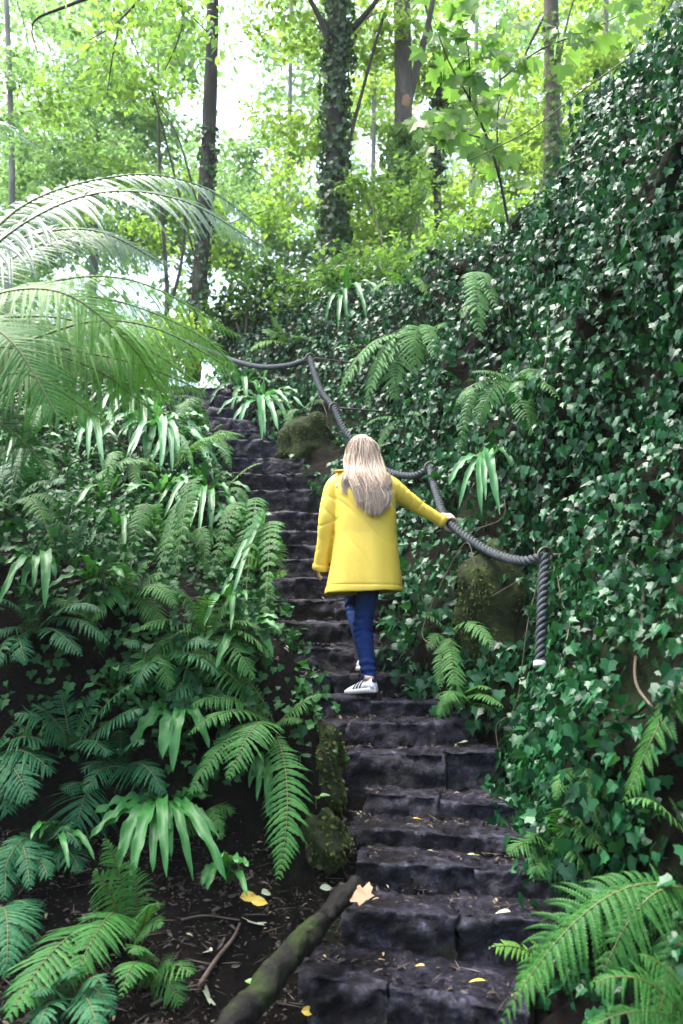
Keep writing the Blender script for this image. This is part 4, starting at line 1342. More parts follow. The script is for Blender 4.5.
# right hand closed round the rope
perp = nrm(np.cross(rax, np.array([0, -1.0, .2])))
toarm = r_wr - path[ri]
u1 = nrm(toarm - rax * np.dot(toarm, rax))
u2 = np.cross(rax, u1)
if u2[2] < 0: u2 = -u2
pc = path[ri] + u1 * .046 + u2 * .016
pcs.append(limb([r_wr - nrm(pc - r_wr) * .02, (r_wr + pc) / 2, pc], [.024, .026, .03], 10))
pcs.append(ellipsoid(pc, (.03, .03, .035), 14, 10))
for j in range(4):
    b0 = path[ri] + rax * ((j - 1.5) * .019)
    aa = np.radians(np.linspace(25, 25 + (200, 215, 205, 180)[j], 9))
    arc = b0 + .040 * (np.cos(aa)[:, None] * u1 + np.sin(aa)[:, None] * u2)
    pcs.append(limb(arc, [.0098, .0094, .0088, .0072], 18, 8))
aa = np.radians(np.linspace(5, -125, 7))
arc = path[ri] - rax * .046 + rax * np.linspace(0.02, 0, 7)[:, None] + .040 * (np.cos(aa)[:, None] * u1 + np.sin(aa)[:, None] * u2)
pcs.append(limb(arc, [.0125, .011, .0085], 16, 8))
fuse('body', pcs, .0052, 3, M['skin'], person)
for s in (-1, 1):
    V, F = ellipsoid(hc + np.array([s * .031, .088, .008]), (.012, .010, .008), 12, 8)
    part('eye', V, F, M['eye'], person)
V, F = ellipsoid(hc + np.array([0, .104, -.058]), (.022, .008, .007), 14, 8)
part('mouth', V, F, M['lip'], person)

# raincoat: skirted body with an open hem, sleeves, hood; fused into one cloth
CO = [  # py, xl, xr, half depth, Y
    (463, 352, 375, .065, 5.09), (468, 346, 381, .085, 5.085), (474, 338, 389, .105, 5.08), (482, 334.5, 394, .122, 5.075), (495, 334, 396, .135, 5.075),
    (512, 334.5, 396, .138, 5.08), (535, 333.5, 396.5, .148, 5.09), (560, 330, 398.5, .17, 5.10), (580, 326, 400.5, .188, 5.11), (591, 323, 401.5, .196, 5.115), (593, 323, 401.5, .194, 5.115)]
NS = 48


def coat_ring(py, xl, xr, ry, Y, shrink=0.0, wav=0.0):
    c = P((xl + xr) / 2, py, Y)
    rx = (xr - xl) / 2 / FPX * (Y * CP + (c[2] - CZ) * SP) - shrink
    a = np.arange(NS) / NS * 2 * PI
    ex = .82
    x = np.sign(np.cos(a)) * np.abs(np.cos(a)) ** ex * rx
    y = np.sign(np.sin(a)) * np.abs(np.sin(a)) ** ex * (ry - shrink)
    fl = 1 + wav * (.5 * np.sin(5 * a + .6) + .5 * np.sin(3 * a + 2.0))
    z = np.full(NS, c[2]) + .028 * wav * 14 * (x / max(rx, .01)) * .5
    return np.stack([c[0] + x * fl, c[1] + y * fl, z], -1)


R_out = [coat_ring(*q, wav=max(0, (q[0] - 500) / 95) * .05) for q in CO]
R_in = [coat_ring(*q, shrink=.017, wav=max(0, (q[0] - 500) / 95) * .05) for q in CO[::-1][:4]]
cp = [rings(np.array(R_out + R_in))]
up_l = [P(345, 479, 5.08), P(334, 490, 5.08), P(327.5, 515, 5.08), P(325, 540, 5.11), P(320, 570, 5.16)]
cp.append(limb(up_l, [.058, .063, .057, .051, .047, .046], 40, 20))
up_r = [P(381, 481, 5.08), P(393, 489, 5.09), P(408, 500, 5.14), P(424, 511, 5.18), P(444, 522, 5.22)]
cp.append(limb(up_r, [.060, .065, .057, .049, .041, .037], 40, 20))
# hood lying down behind the neck, and collar
a = np.linspace(-.35, PI + .35, 30)
hood = np.stack([P(363, 470, 5.08)[0] + .10 * np.cos(a), 5.08 - .055 * np.sin(a), P(363, 472, 5.08)[2] - .03 * np.sin(a)], -1)
cp.append(tube(hood, np.interp(np.linspace(0, 1, 30), [0, .3, .5, .7, 1], [.02, .03, .032, .03, .02]), 14))
cp.append(ellipsoid(P(364, 482, 5.0), (.10, .03, .07), 24, 16))
hemz = P(362, 592, 5.1)[2]
elr = np.array([r_el, l_el])


def coat_wr(co, no):
    z = co[:, 2]
    def ridge(v, k, sd, sharp=5):
        return (1 - np.abs(vnoise(v, k, sd))) ** sharp
    d = .003 * vnoise(co * np.array([1, 1, .4]), 8, 2.0)
    # long soft folds growing towards the hem
    d += .006 * sstep(.5, 0, z - hemz) * vnoise(co * np.array([1, 1, .12]), 13, 7)
    # thin creases running diagonally down the back
    dg = np.stack([co[:, 0] + .55 * z, co[:, 1], z * .35], -1)
    d -= .0022 * ridge(dg, 5.5, 4.1, 14) * sstep(-.1, .3, z - hemz)
    # creases bunched across the sleeves
    for el, axis_, amp in ((r_el, nrm(r_wr - r_sh), .0042), (l_el, nrm(l_wr - l_sh), .0038)):
        dd = np.linalg.norm(co - el, axis=1)
        w = np.exp(-(dd / .2) ** 4)
        sx = (co - el) @ axis_
        v = np.stack([sx * 1.5 + co[:, 0] * .9, co[:, 1] * .9, (z - sx * axis_[2]) * .9], -1)
        d -= amp * w * (ridge(v, 8, 3.3, 7) - .3) * (1 + .9 * vnoise(co, 5, 8))
    for c in (P(336, 503, 5.0), P(391, 500, 5.0)):
        dd = np.linalg.norm(co - c, axis=1)
        v = np.stack([co[:, 0] + z, co[:, 1] * .4, (co[:, 0] - z) * .25], -1)
        d -= .005 * np.exp(-(dd / .16) ** 2) * (ridge(v, 9, 6.6, 8) - .25)
    # stitched hem
    d -= .004 * np.exp(-((z - hemz - .035) / .004) ** 2) * (no[:, 2] > -.5)
    return d


coat = fuse('raincoat', cp, .0056, 3, M['coat'], person, coat_wr)
ORIG[coat.name] = ORIG[person.name]
tg_ = P(341, 486, 4.93)
# small pale maker's tab on the left shoulder, and the orange hood lining showing at the neck
V, F = ellipsoid(P(337, 486, 4.985), (.009, .006, .016), 10, 8)
part('sleeve_tab', V, F, M['sole'], coat)
V, F = ellipsoid(P(341, 471.5, 5.03), (.045, .03, .011), 16, 10)
part('hood_lining', V, F, M['lining'], coat)
# a tab of the cuffs
for wr, el, r in ((P(320, 570, 5.16), P(325, 540, 5.11), .046), (P(444, 522, 5.22), P(424, 511, 5.18), .038)):
    dv = nrm(wr - el)
    V, F = tube(np.array([wr - dv * .036, wr - dv * .03, wr - dv * .004, wr + dv * .002]), [r + .001, r + .0042, r + .0042, r - .002], 22, cap=False)
    part('cuff', V, F, M['coat'], coat)

# jeans
jp = []
for hp_, kn, an, xo in ((r_hip, r_kn, r_ank, 0), (l_hip, l_kn, l_ank, 0)):
    jp.append(limb([hp_, (hp_ + kn) / 2, kn, kn * .6 + an * .4 + np.array([.0, -.018, 0]), an + np.array([0, 0, .02])], [.084, .072, .057, .061, .050, .041], 44, 20))
jp.append(rings([oval(P(362, 572, 5.14), .10, .10), oval(P(362, 558, 5.13), .165, .125), oval(P(362, 545, 5.13), .165, .125), oval(P(362, 535, 5.12), .15, .115)]))


def jean_wr(co, no):
    d = .002 * vnoise(co, 22, 3)
    for c, ax in ((r_kn, nrm(r_ank - r_hip)), (r_ank + np.array([0, 0, .05]), nrm(r_ank - r_kn)), (l_kn, nrm(l_ank - l_kn))):
        dd = np.linalg.norm(co - c, axis=1)
        d += .006 * np.exp(-(dd / .09) ** 2) * np.sin(((co - c) @ ax) * 170 + 4 * vnoise(co, 11, 2))
    return d


fuse('jeans', jp, .006, 3, M['denim'], person, jean_wr)


# shoes
def shoe(heel, yaw, pitch, side):
    f = np.array([math.sin(yaw), math.cos(yaw), 0.0])
    f = f * math.cos(pitch) + np.array([0, 0, 1]) * math.sin(pitch)
    r = nrm(np.cross(f, np.array([0, 0, 1.0])))
    u = np.cross(r, f)

    def W_(p):
        p = np.asarray(p, float)
        return heel + p[..., 0:1] * r + p[..., 1:2] * f + p[..., 2:3] * u
    st = [(0.0, .020, .055), (.012, .030, .080), (.04, .035, .088), (.075, .037, .082), (.11, .039, .075), (.15, .043, .064), (.19, .045, .052), (.22, .041, .044), (.245, .030, .036), (.258, .012, .028)]
    R_ = []
    for y, hw, h in st:
        a = np.arange(20) / 20 * 2 * PI
        x = np.sign(np.cos(a)) * np.abs(np.cos(a)) ** .7 * hw
        z = .022 + (h - .022) * (np.clip(np.sin(a), -.02, 1) ** 1 if False else np.where(np.sin(a) > 0, np.sin(a) ** .8, 0))
        x = x * np.where(np.sin(a) > 0, 1 - .35 * (np.where(np.sin(a) > 0, np.sin(a), 0)) ** 2, 1)
        R_.append(np.stack([x, np.full(20, y), z], -1))
    V, F = rings(W_(np.array(R_)))
    s = part('shoe', V, F, M['shoe'], person)
    ORIG[s.name] = ORIG[person.name]
    S_ = []
    for z, g in ((0, -.002), (.003, .003), (.024, .004), (.028, .001)):
        ring = []
        n2 = 40
        for k in range(n2):
            a = k / n2 * 2 * PI
            y = .130 - .132 * math.cos(a)
            hw = np.interp(y, [0, .02, .08, .15, .2, .24, .262], [.02, .034, .037, .045, .046, .036, .006]) + g
            x = hw * (1 if math.sin(a) > 0 else -1) * min(1, abs(math.sin(a)) * 2.2)
            ring.append((x, y, z))
        S_.append(ring)
    V, F = rings(W_(np.array(S_)))
    part('sole', V, F, M['sole'], s)
    # three dark stripes on each side
    for sd in (-1, 1):
        for j in range(3):
            y0 = .095 + j * .027
            q = []
            for t in np.linspace(0, 1, 5):
                y = y0 - .018 * t
                hw = np.interp(y, [q_[0] for q_ in st], [q_[1] for q_ in st]); h = np.interp(y, [q_[0] for q_ in st], [q_[2] for q_ in st])
                an = .08 + .95 * t
                x = math.cos(an) ** .7 * hw * (1 - .35 * math.sin(an) ** 2) + .0018
                z = .022 + (h - .022) * math.sin(an) ** .8 + .001
                q.append((sd * x, y, z))
            q = np.array(q)
            Vq = np.concatenate([q + np.array([0, -.006, 0]), q + np.array([0, .006, 0]), q * np.array([.9, 1, 1]) + np.array([0, -.006, 0]), q * np.array([.9, 1, 1]) + np.array([0, .006, 0])])
            Fq = []
            for i in range(4):
                Fq += [[i, i + 1, 6 + i, 5 + i], [10 + i, 15 + i, 16 + i, 11 + i], [i, 10 + i, 11 + i, i + 1], [5 + i, 6 + i, 16 + i, 15 + i]]
            Fq += [[0, 5, 15, 10], [4, 14, 19, 9]]
            part('stripe', W_(Vq), np.array(Fq), M['navy'], s, smooth=False)
    V, F = ellipsoid((0, .004, .068), (.017, .010, .016), 14, 10)
    part('heel_tab', W_(V), F, M['navy'], s)
    V, F = tube(W_(np.array([(0, .055, .075), (0, .052, .088), (0, .05, .10)])), [.033, .034, .032], 16)
    part('sock', V, F, M['skin'], s)


shoe(np.array([r_ank[0] + .035, r_ank[1] - .06, SZ[7] + .03]), math.radians(-38), math.radians(-6), 1)
shoe(np.array([l_ank[0] - .0, l_ank[1] - .05, SZ[8] + .015]), math.radians(-18), 0, -1)

# hair: a shell under hundreds of strands
mb = MB()
mb.add(*ellipsoid(hc + np.array([0, 0, .012]), (.069, .090, .108), 26, 20))
shell = []
for py, cx, hw, Y, dp in ((452, 363, 16, 5.04, .035), (462, 363.5, 17.5, 5.02, .032), (474, 366, 18, 4.975, .026), (486, 371, 16, 4.95, .018), (496, 374, 13, 4.945, .010), (502, 374, 9, 4.94, .005)):
    c = P(cx, py, Y)
    a = np.arange(20) / 20 * 2 * PI
    shell.append(np.stack([c[0] + (hw - 4) / 165 * np.cos(a), c[1] + dp * .8 * np.sin(a) + .02 * np.cos(a) ** 2, np.full(20, c[2])], -1))
mb.add(*rings(np.array(shell)))
q = random.Random(5)
clumps = [(q.uniform(-1, 1), q.uniform(-6, 4), q.uniform(-2.6, 2.6)) for _ in range(70)]
for i in range(3600):
    ca, ce, cs_ = clumps[i % 70]
    a = max(-1, min(1, ca + q.gauss(0, .075)))
    if i % 5 == 0: a = math.copysign(q.uniform(.7, 1), a)
    lay = q.uniform(-1, 1)
    w1 = math.sqrt(max(0, 1 - a * a))
    side = q.random()
    end = 511 - 11 * a * a + ce + q.uniform(-5, 3) - (q.uniform(6, 26) if q.random() < .35 else 0)
    px0 = 361.5 + 5 * a + q.uniform(-1, 1)
    sw = cs_ * .6 + q.uniform(-.8, .8)
    ctrl = [
        P(px0 + 1 * a, 434.5 + 2.5 * a * a, 5.10 - .02 * lay),
        P(361.5 + 10.5 * a, 437 + 5 * a * a, 5.06 - .03 * w1),
        P(363 + 15.8 * a, 447 + 3 * a * a, 5.105 - .096 * w1 + .012 * lay),
        P(363.5 + 18.3 * a, 461, 5.09 - .10 * w1 + .012 * lay),
        P(366 + 19.5 * a + sw * .4, 474, 5.01 - .075 * w1 + .012 * lay),
        P(371 + 18 * a + sw, 486 + q.uniform(-2, 2), 4.955 - .045 * w1 + .012 * lay),
        P(373.5 + 16.5 * a + sw * 1.4 + q.uniform(-1, 1), (486 + end) / 2 + 2, 4.94 - .035 * w1 + .012 * lay),
        P(374.5 + 15 * a + sw * 1.8 + q.uniform(-1.5, 1.5), end, 4.935 - .03 * w1 + .014 * lay)]
    if a < -.55 and side < .5:      # a lock falling over the left shoulder
        ctrl = ctrl[:4] + [P(350 + 12 * (a + .8) + q.uniform(-2, 2), 471, 5.0), P(347 + 16 * (a + .8) + sw + q.uniform(-2, 2), 479 + q.uniform(-3, 5), 4.968), P(349 + 20 * (a + .8) + sw + q.uniform(-3, 3), 484 + q.uniform(-6, 12), 4.955)]
    if i % 24 == 0:                 # flyaways
        ctrl = [ctrl[0]] + [p_ + np.array([q.uniform(-.014, .014), -abs(q.gauss(0, .012)), q.uniform(-.008, .008)]) for p_ in ctrl[1:]]
    c = spline(ctrl, 18)
    mb.add(*tube(c, np.interp(np.linspace(0, 1, 18), [0, .1, .7, 1], [.0016, .0026, .0024, .0007]), 3, cap=False))
V, F = mb.get()
part('hair', V, F, M['hair'], person)

# ------------------------------------------------------------------ fallen leaves
def flat_leaf(label, px, py, tmpl, size, mat, ang, tilt=.25, group='fallen leaves', h=.012, name='fallen_leaf'):
    p, no = soil_pt(px, py, h)
    y = np.array([math.cos(ang), math.sin(ang), rng.uniform(-tilt, tilt) * .5])
    V, F = scatter(tmpl, np.array([[0, 0, 0.]]), y[None], nrm(no + rng.normal(0, tilt * .5, 3))[None], [size])
    V = V + np.array([0, 0, .01])
    o = mk(name, V, [f for f in F[0]] + [f for f in F[1]] if len(F) > 1 else F, M[mat], smooth=False)
    o.location = p
    return tag(o, label, 'leaf', group)


V, F = scatter(MAPLE, np.array([[0, 0, 0.]]), np.array([[-.5, .55, .45]]), np.array([[-.05, -.6, .75]]), [.088])
tl = mk('fallen_leaf', V - V.mean(0), [f for f in F[0]] + [f for f in F[1]], M['leaf_tan'], smooth=False, at=None)
tl.location = P(360, 893, 3.46)
tag(tl, 'big tan maple leaf lying against the upper end of the log', 'leaf', 'fallen leaves')
flat_leaf('bright yellow fallen leaf on the soil, upper of a yellow pair', 240, 902, OVAL, .075, 'leaf_yellow', .4)
flat_leaf('orange yellow fallen leaf on the soil, lower of a yellow pair', 250, 905, OVAL, .07, 'leaf_yellow', .1)
flat_leaf('pale green maple leaf lying on the soil beside the log', 254, 928, MAPLE, .085, 'leaf_pale', 1.9)
flat_leaf('pale leaf on the soil behind the yellow pair', 260, 898, OVAL, .06, 'leaf_pale', .9)
flat_leaf('yellow fallen leaf at the bottom edge right of the log', 300, 1015, OVAL, .055, 'leaf_yellow', .2)
flat_leaf('pale leaf near the top end of the log', 318, 892, OVAL, .06, 'leaf_pale', .3)
flat_leaf('brown leaf lying against the upper end of the log', 326, 888, OVAL, .05, 'leaf_tan', 2.8)
flat_leaf('small yellow leaf in the middle of the lowest step', 425, 974, OVAL, .038, 'leaf_yellow', 2.9)
flat_leaf('small orange leaf left of centre on the lowest step', 378, 968, OVAL, .036, 'leaf_tan', .4)
flat_leaf('long yellow leaf at the right end of the lowest step', 486, 990, OVAL, .06, 'leaf_yellow', 3.0)
flat_leaf('pale leaf on the right of the second step', 511, 920, OVAL, .06, 'leaf_pale', 2.8)
flat_leaf('yellow green leaf on the step under the ivy', 413, 825, OVAL, .05, 'leaf_yellow', .3)
flat_leaf('green leaf on the third step below the person', 470, 862, MAPLE, .05, 'leaf_pale', .3)
flat_leaf('dropped green leaf on the edge of the step below the shoe', 380, 714, MAPLE, .06, 'leaf_pale', .2)
flat_leaf('pale leaf lying on the step left of the shoe', 317, 684, MAPLE, .06, 'leaf_pale', .8)
flat_leaf('green leaf on the step beside the right bank', 465, 748, MAPLE, .06, 'leaf_pale', 2.4)
flat_leaf('small white petal on the left edge of a lower step', 357, 818, OVAL, .035, 'leaf_pale', 1.0)
flat_leaf('pale leaf at the back of a middle step near the left bank', 325, 676, OVAL, .04, 'leaf_pale', 1.4)
flat_leaf('grey pale leaf near the bottom of the soil slope', 205, 1002, MAPLE, .06, 'leaf_pale', 1.2)
flat_leaf('pale leaf beside the brown stick on the soil', 212, 955, OVAL, .06, 'leaf_pale', 2.6)
flat_leaf('reddish leaf on the step below the standing shoe', 352, 752, OVAL, .035, 'leaf_tan', 1.1)
# little seedlings
for lb, px, py, n_, sz, mt in (('three leaved seedling beside the bottom of the log', 262, 1003, 3, .05, 'leaf_green'), ('bright round leaved weed on the mossy boulder beside the steps', 316, 808, 3, .05, 'leaf_green'),
                              ('leafy weed at the left edge of the step beside the big fern', 300, 768, 6, .045, 'ivy'), ('tiny grass seedling at the end of the step near the ivy', 527, 826, 4, .04, 'leaf_green')):
    p, no = soil_pt(px, py, .0)
    t = thing('seedling', lb, 'plant', p, 'small weeds beside the steps')
    a = rng.random(n_) * .8 + np.arange(n_) * 2 * PI / n_
    tips_ = np.stack([np.cos(a), np.sin(a) - .3, .2 + 0 * a], -1)
    cpos = p + np.array([0, 0, .05]) + tips_ * .015
    leafobj('foliage', OVAL, cpos, tips_, np.tile([0, -.4, 1.0], (n_, 1)), np.full(n_, sz), M[mt], t)
    V, F = tube(np.array([p - np.array([0, 0, .02]), p + np.array([0, 0, .055])]), [.003, .002], 5)
    part('stem', V, F, M['stem'], t)

# loose litter too small to count
pl, nl = sample_mesh(GV, GF[(fx[GF[:, 0]] > -2.4) & (fx[GF[:, 0]] < .6) & (fy[GF[:, 0]] > 2.4) & (fy[GF[:, 0]] < 4.3)], 15000)
nl = np.where(nl[:, 2:3] < 0, -nl, nl)
ok = (nl[:, 2] > .55)
pl, nl = pl[ok], nl[ok]
ex = []
for k in range(len(LIP)):
    l, r = LIP[k]
    m_ = 150 if k < 10 else 60
    u = rng.random(m_)[:, None]
    v = rng.random(m_)[:, None] ** .6
    dn = (SY[k + 1] if k + 1 < len(SY) else SY[k] + .25) - SY[k]
    ex.append(l + (r - l) * u + np.array([0, 1, 0]) * (v * dn) + np.array([0, 0, .012]))
ex = np.concatenate(ex)
pl = np.concatenate([pl + nl * .006, ex]); nl = np.concatenate([nl, np.tile([0, 0, 1.0], (len(ex), 1))])
n = len(pl)
dirs = rng.normal(0, 1, (n, 3)) * np.array([1, 1, .25])
leafobj('leaf_litter', SLIM, pl, dirs, nl + rng.normal(0, .35, (n, 3)), .010 + .034 * rng.random(n) ** 3, M['litter'])
tag(bpy.data.objects['leaf_litter'], 'brown crumbs of old leaves scattered on the soil and steps', 'leaf litter', kind='stuff')
sel = rng.choice(n, 5200)
leafobj('twig_litter', NEEDLE, pl[sel] + rng.normal(0, .012, (5200, 3)) * np.array([1, 1, .3]) + np.array([0, 0, .006]), dirs[sel][::-1] * np.array([1, 1, .5]), nl[sel], .03 + .10 * rng.random(5200) ** 2.5, M['litter'])
tag(bpy.data.objects['twig_litter'], 'fine twigs and dead stalks strewn over the soil and steps', 'litter', kind='stuff')
sel = rng.choice(n, 420, replace=False)
leafobj('leaf_scraps', SLIM, pl[sel] + np.array([.01, .01, .008]), dirs[sel], nl[sel] + rng.normal(0, .3, (420, 3)), .010 + .024 * rng.random(420) ** 2, M['litter_pale'])
tag(bpy.data.objects['leaf_scraps'], 'pale leaf scraps dotted over the soil and steps', 'leaf litter', kind='stuff')


# ------------------------------------------------------------------ trees behind
def cloud(centers, radii, per, flatten=.55):
    """leaf positions in clumps"""
    out = []
    for c, r in zip(centers, radii):
        n = max(4, int(per * (r ** 2)))
        d = nrm(rng.normal(0, 1, (n, 3))) * (rng.random((n, 1)) ** .45) * r
        d[:, 2] *= flatten
        out.append(np.asarray(c) + d)
    return np.concatenate(out)


def leaves(parent, name, pos, size, mat, tmpl=DIAM, spread=.6, toward=None):
    n = len(pos)
    nor = nrm(np.array([0, -.15, 1.0]) + rng.normal(0, spread, (n, 3)))
    tip = nrm(rng.normal(0, 1, (n, 3)) * np.array([1, 1, .5]) + np.array([0, 0, -.35]))
    return leafobj(name, tmpl, pos, tip, nor, size * (.65 + .7 * rng.random(n)), M[mat], parent)


def tree(label, trunk_px, crowns, mat, leaf=.11, per=620, bark='bark', r=(.12, .08), limbs=(), ivy=None, group='trees behind the bank', name='tree', sub=10, tmpl=DIAM, crad=.35, n_branch=3):
    """trunk_px: (px, py, Y) points from the root up; crowns: (px, py, Y, rx metres, rz metres)"""
    pts = np.array([P(*q) for q in trunk_px])
    base = pts[0].copy()
    t = thing(name, label, 'tree', base, group)
    c = spline(pts, 40)
    V, F = tube(c, np.linspace(r[0], r[1], 40), 14)
    V = V + (.12 * r[0]) * vnoise(V, 5, r[0] * 50)[:, None]
    trk = part('trunk', V, F, M[bark], t)
    for lp, lr in limbs:
        lc = spline([P(*q) for q in lp], 20)
        V, F = tube(lc, np.linspace(lr, lr * .45, 20), 8)
        part('limb', V, F, M[bark], t)
    cs, rs = [], []
    for (px, py, Y, rx, rz) in crowns:
        cc = P(px, py, Y)
        k = int(sub * max(1, rx))
        d = nrm(rng.normal(0, 1, (k, 3))) * (rng.random((k, 1)) ** .5) * np.array([rx, rx, rz])
        cs += list(cc + d)
        rs += list(crad * (.6 + .8 * rng.random(k)))
    cs = np.array(cs)
    if n_branch and len(cs):
        for j in rng.choice(len(cs), min(n_branch, len(cs)), replace=False):
            s = c[int(rng.integers(12, 38))]
            e = cs[j]
            m_ = (s + e) / 2 + np.array([0, 0, .12 * np.linalg.norm(e - s)])
            lc = spline([s, m_, e], 12)
            V, F = tube(lc, np.linspace(r[1] * .28, .008, 12), 6)
            part('branch', V, F, M[bark], t)
    pos = cloud(cs, rs, per)
    leaves(t, 'crown', pos, leaf, mat, tmpl)
    if ivy:
        y0, y1, wd, cnt, im = ivy
        sel_ = []
        py_ = pix(c)[1]
        ok = np.where((py_ > y0) & (py_ < y1))[0]
        ii_ = rng.choice(ok, cnt)
        a_ = rng.random(cnt) * 2 * PI
        rr = np.interp(ii_, [0, 39], r) + wd * rng.random(cnt) ** 1.3
        tt_ = c[np.minimum(ii_ + 1, 39)] - c[ii_]
        ps = c[ii_] + tt_ * rng.random((cnt, 1)) + np.stack([np.cos(a_), np.sin(a_), 0 * a_], -1) * rr[:, None]
        no_ = np.stack([np.cos(a_), np.sin(a_), .4 + 0 * a_], -1) + rng.normal(0, .4, (cnt, 3))
        leafobj('ivy', IVY, ps, rng.normal(0, .5, (cnt, 3)) + np.array([0, 0, -1.0]), no_, .06 + .05 * rng.random(cnt), M[im], t)
    return t


tree('slender straight tree with a bare dark trunk left of the sky gap', [(192, 380, 12.5), (198, 310, 12.5), (208, 150, 12.4), (213, 0, 12.3), (216, -160, 12.2)],
     [(150, -60, 12.5, 2.2, .9), (230, -90, 12, 2, .8), (130, 60, 13, 1.3, .7), (100, 130, 13, 1.2, .6)], 'crown_a', r=(.13, .085), bark='bark_dark', ivy=(140, 330, .06, 380, 'crown_dark'))
tree('ivy wrapped tree with a dark leafy trunk in the middle', [(330, 380, 12), (332, 280, 12), (335, 150, 12), (338, 0, 11.8), (342, -160, 11.6)],
     [(340, -70, 12, 2.6, 1.0), (300, 20, 12.5, 1.0, .6), (290, 150, 13, 1.0, 1.2), (380, 60, 12.4, .9, .8)], 'crown_b', r=(.17, .125), bark='bark_dark',
     limbs=[([(338, 75, 11.9), (325, 30, 11.7), (305, -10, 11.6)], .07), ([(342, 40, 11.9), (365, 15, 11.7), (385, -10, 11.6)], .06)], ivy=(-60, 330, .13, 2600, 'crown_dark'))
pale = tree('grey brown forked trunk with an orange scar right of the ivy wrapped tree', [(395, 370, 12.3), (397, 280, 12.3), (403, 150, 12.2), (403, 60, 12.1), (401, -40, 12.0), (400, -160, 11.9)],
     [(420, -70, 12, 2.4, .9), (440, 120, 13, .9, .7), (370, 210, 12.6, .8, .8)], 'crown_b', r=(.16, .12), bark='bark',
     limbs=[([(406, 110, 12.2), (416, 70, 12.1), (428, 25, 12.0), (440, -40, 11.9)], .075)], ivy=(140, 330, .26, 2600, 'crown_a'))
for px, py, hh in ((403, 75, .10), (405, 101, .13)):
    cpt = P(px, py, 12.05)
    V, F = ellipsoid(cpt, (.085, .05, hh), 18, 12)
    V = V + .03 * vnoise(V, 9, py)[:, None] * np.array([1, .2, 1])
    part('scar', V, F, M['leaf_tan'], pale)
tree('grey trunk right of the sapling under pale leaves', [(545, 330, 13.5), (548, 240, 13.5), (552, 130, 13.4), (551, 0, 13.3), (550, -160, 13.2)],
     [(560, -60, 13.4, 2.4, .9), (600, 60, 14, 1.2, .9), (520, 130, 14, 1.0, .9)], 'crown_b', r=(.15, .12), bark='bark', ivy=(30, 200, .06, 500, 'crown_a'))
tree('young tree with thin twin stems behind the tree fern', [(165, 400, 14), (167, 320, 14), (166, 270, 14), (160, 180, 14), (158, 60, 14)],
     [(150, 200, 14, 1.4, .8), (230, 220, 14.5, 1.2, .7), (90, 215, 14.5, 1.2, .7)], 'crown_a', r=(.05, .02), limbs=[([(166, 315, 14), (180, 270, 14), (188, 200, 14)], .04)])
tree('leafy tree at the left edge with drooping grey green sprays', [(5, 420, 13), (8, 300, 13), (12, 180, 13), (8, 40, 13), (0, -120, 13)],
     [(10, 60, 13, 1.5, 1.6), (70, 120, 13.5, 1.3, 1.2), (40, 190, 13, 1.3, .8), (-40, 180, 12.6, 1.2, 1.2)], 'crown_c', r=(.06, .04), bark='bark_pale')
tree('tall pale green tree filling the top left behind the slender trunk', [(90, 420, 19), (95, 200, 19), (100, 0, 19), (105, -200, 19)],
     [(100, 40, 19, 2.8, 2.2), (60, 150, 18.5, 2.4, 1.4), (150, 120, 19, 2.0, 2.4), (160, 220, 19, 2.2, 1.2), (40, 250, 19, 2.2, 1.2)], 'crown_c', r=(.10, .06), bark='bark_pale', leaf=.15, per=420, crad=.55)
tree('light green tree behind the sky gap beside the ivy wrapped trunk', [(285, 400, 21), (287, 250, 21), (290, 100, 21), (292, -100, 21)],
     [(290, 120, 21, 1.3, 2.8), (250, 230, 20.5, 2.0, 1.0), (300, 250, 20, 2.0, 1.0), (235, 170, 21, .9, .8)], 'crown_c', r=(.08, .05), bark='bark_pale', leaf=.15, per=400, crad=.5)
tree('yellow green tree between the pale trunk and the grey trunk', [(470, 380, 19), (470, 250, 19), (475, 100, 19), (478, -100, 19)],
     [(460, 60, 19, 2.0, 2.2), (500, 120, 18.5, 1.6, 1.4), (440, 230, 19, 1.3, 1.2), (520, 180, 19, 1.4, 1.0)], 'crown_b', r=(.08, .05), bark='bark_pale', leaf=.15, per=420, crad=.5)
tree('bright tree behind the ivy mass at the upper right', [(600, 300, 17), (602, 150, 17), (606, 0, 17), (608, -150, 17)],
     [(600, 60, 17, 2.2, 1.6), (650, 0, 16, 2.0, 1.2), (560, 150, 17.5, 1.3, 1.2)], 'crown_b', r=(.08, .06), bark='bark_pale', leaf=.14, per=420, crad=.5)
tree('bright tree between the ivy wrapped trunk and the pale trunk, farther back', [(370, 380, 20), (372, 250, 20), (374, 100, 20), (374, -100, 20)],
     [(372, 80, 20, 1.2, 2.2), (360, 220, 19.5, 1.4, 1.4), (385, 270, 19, 1.3, .9)], 'crown_b', r=(.07, .05), bark='bark_pale', leaf=.15, per=400, crad=.5)
tree('small ivy covered stub trunk with dark leaves beside the pale trunk', [(440, 300, 12.6), (438, 220, 12.6), (437, 150, 12.6), (440, 60, 12.6)],
     [(438, 60, 12.6, .35, .5)], 'crown_a', r=(.07, .05), bark='bark_dark', ivy=(100, 190, .12, 420, 'crown_dark'), n_branch=0)


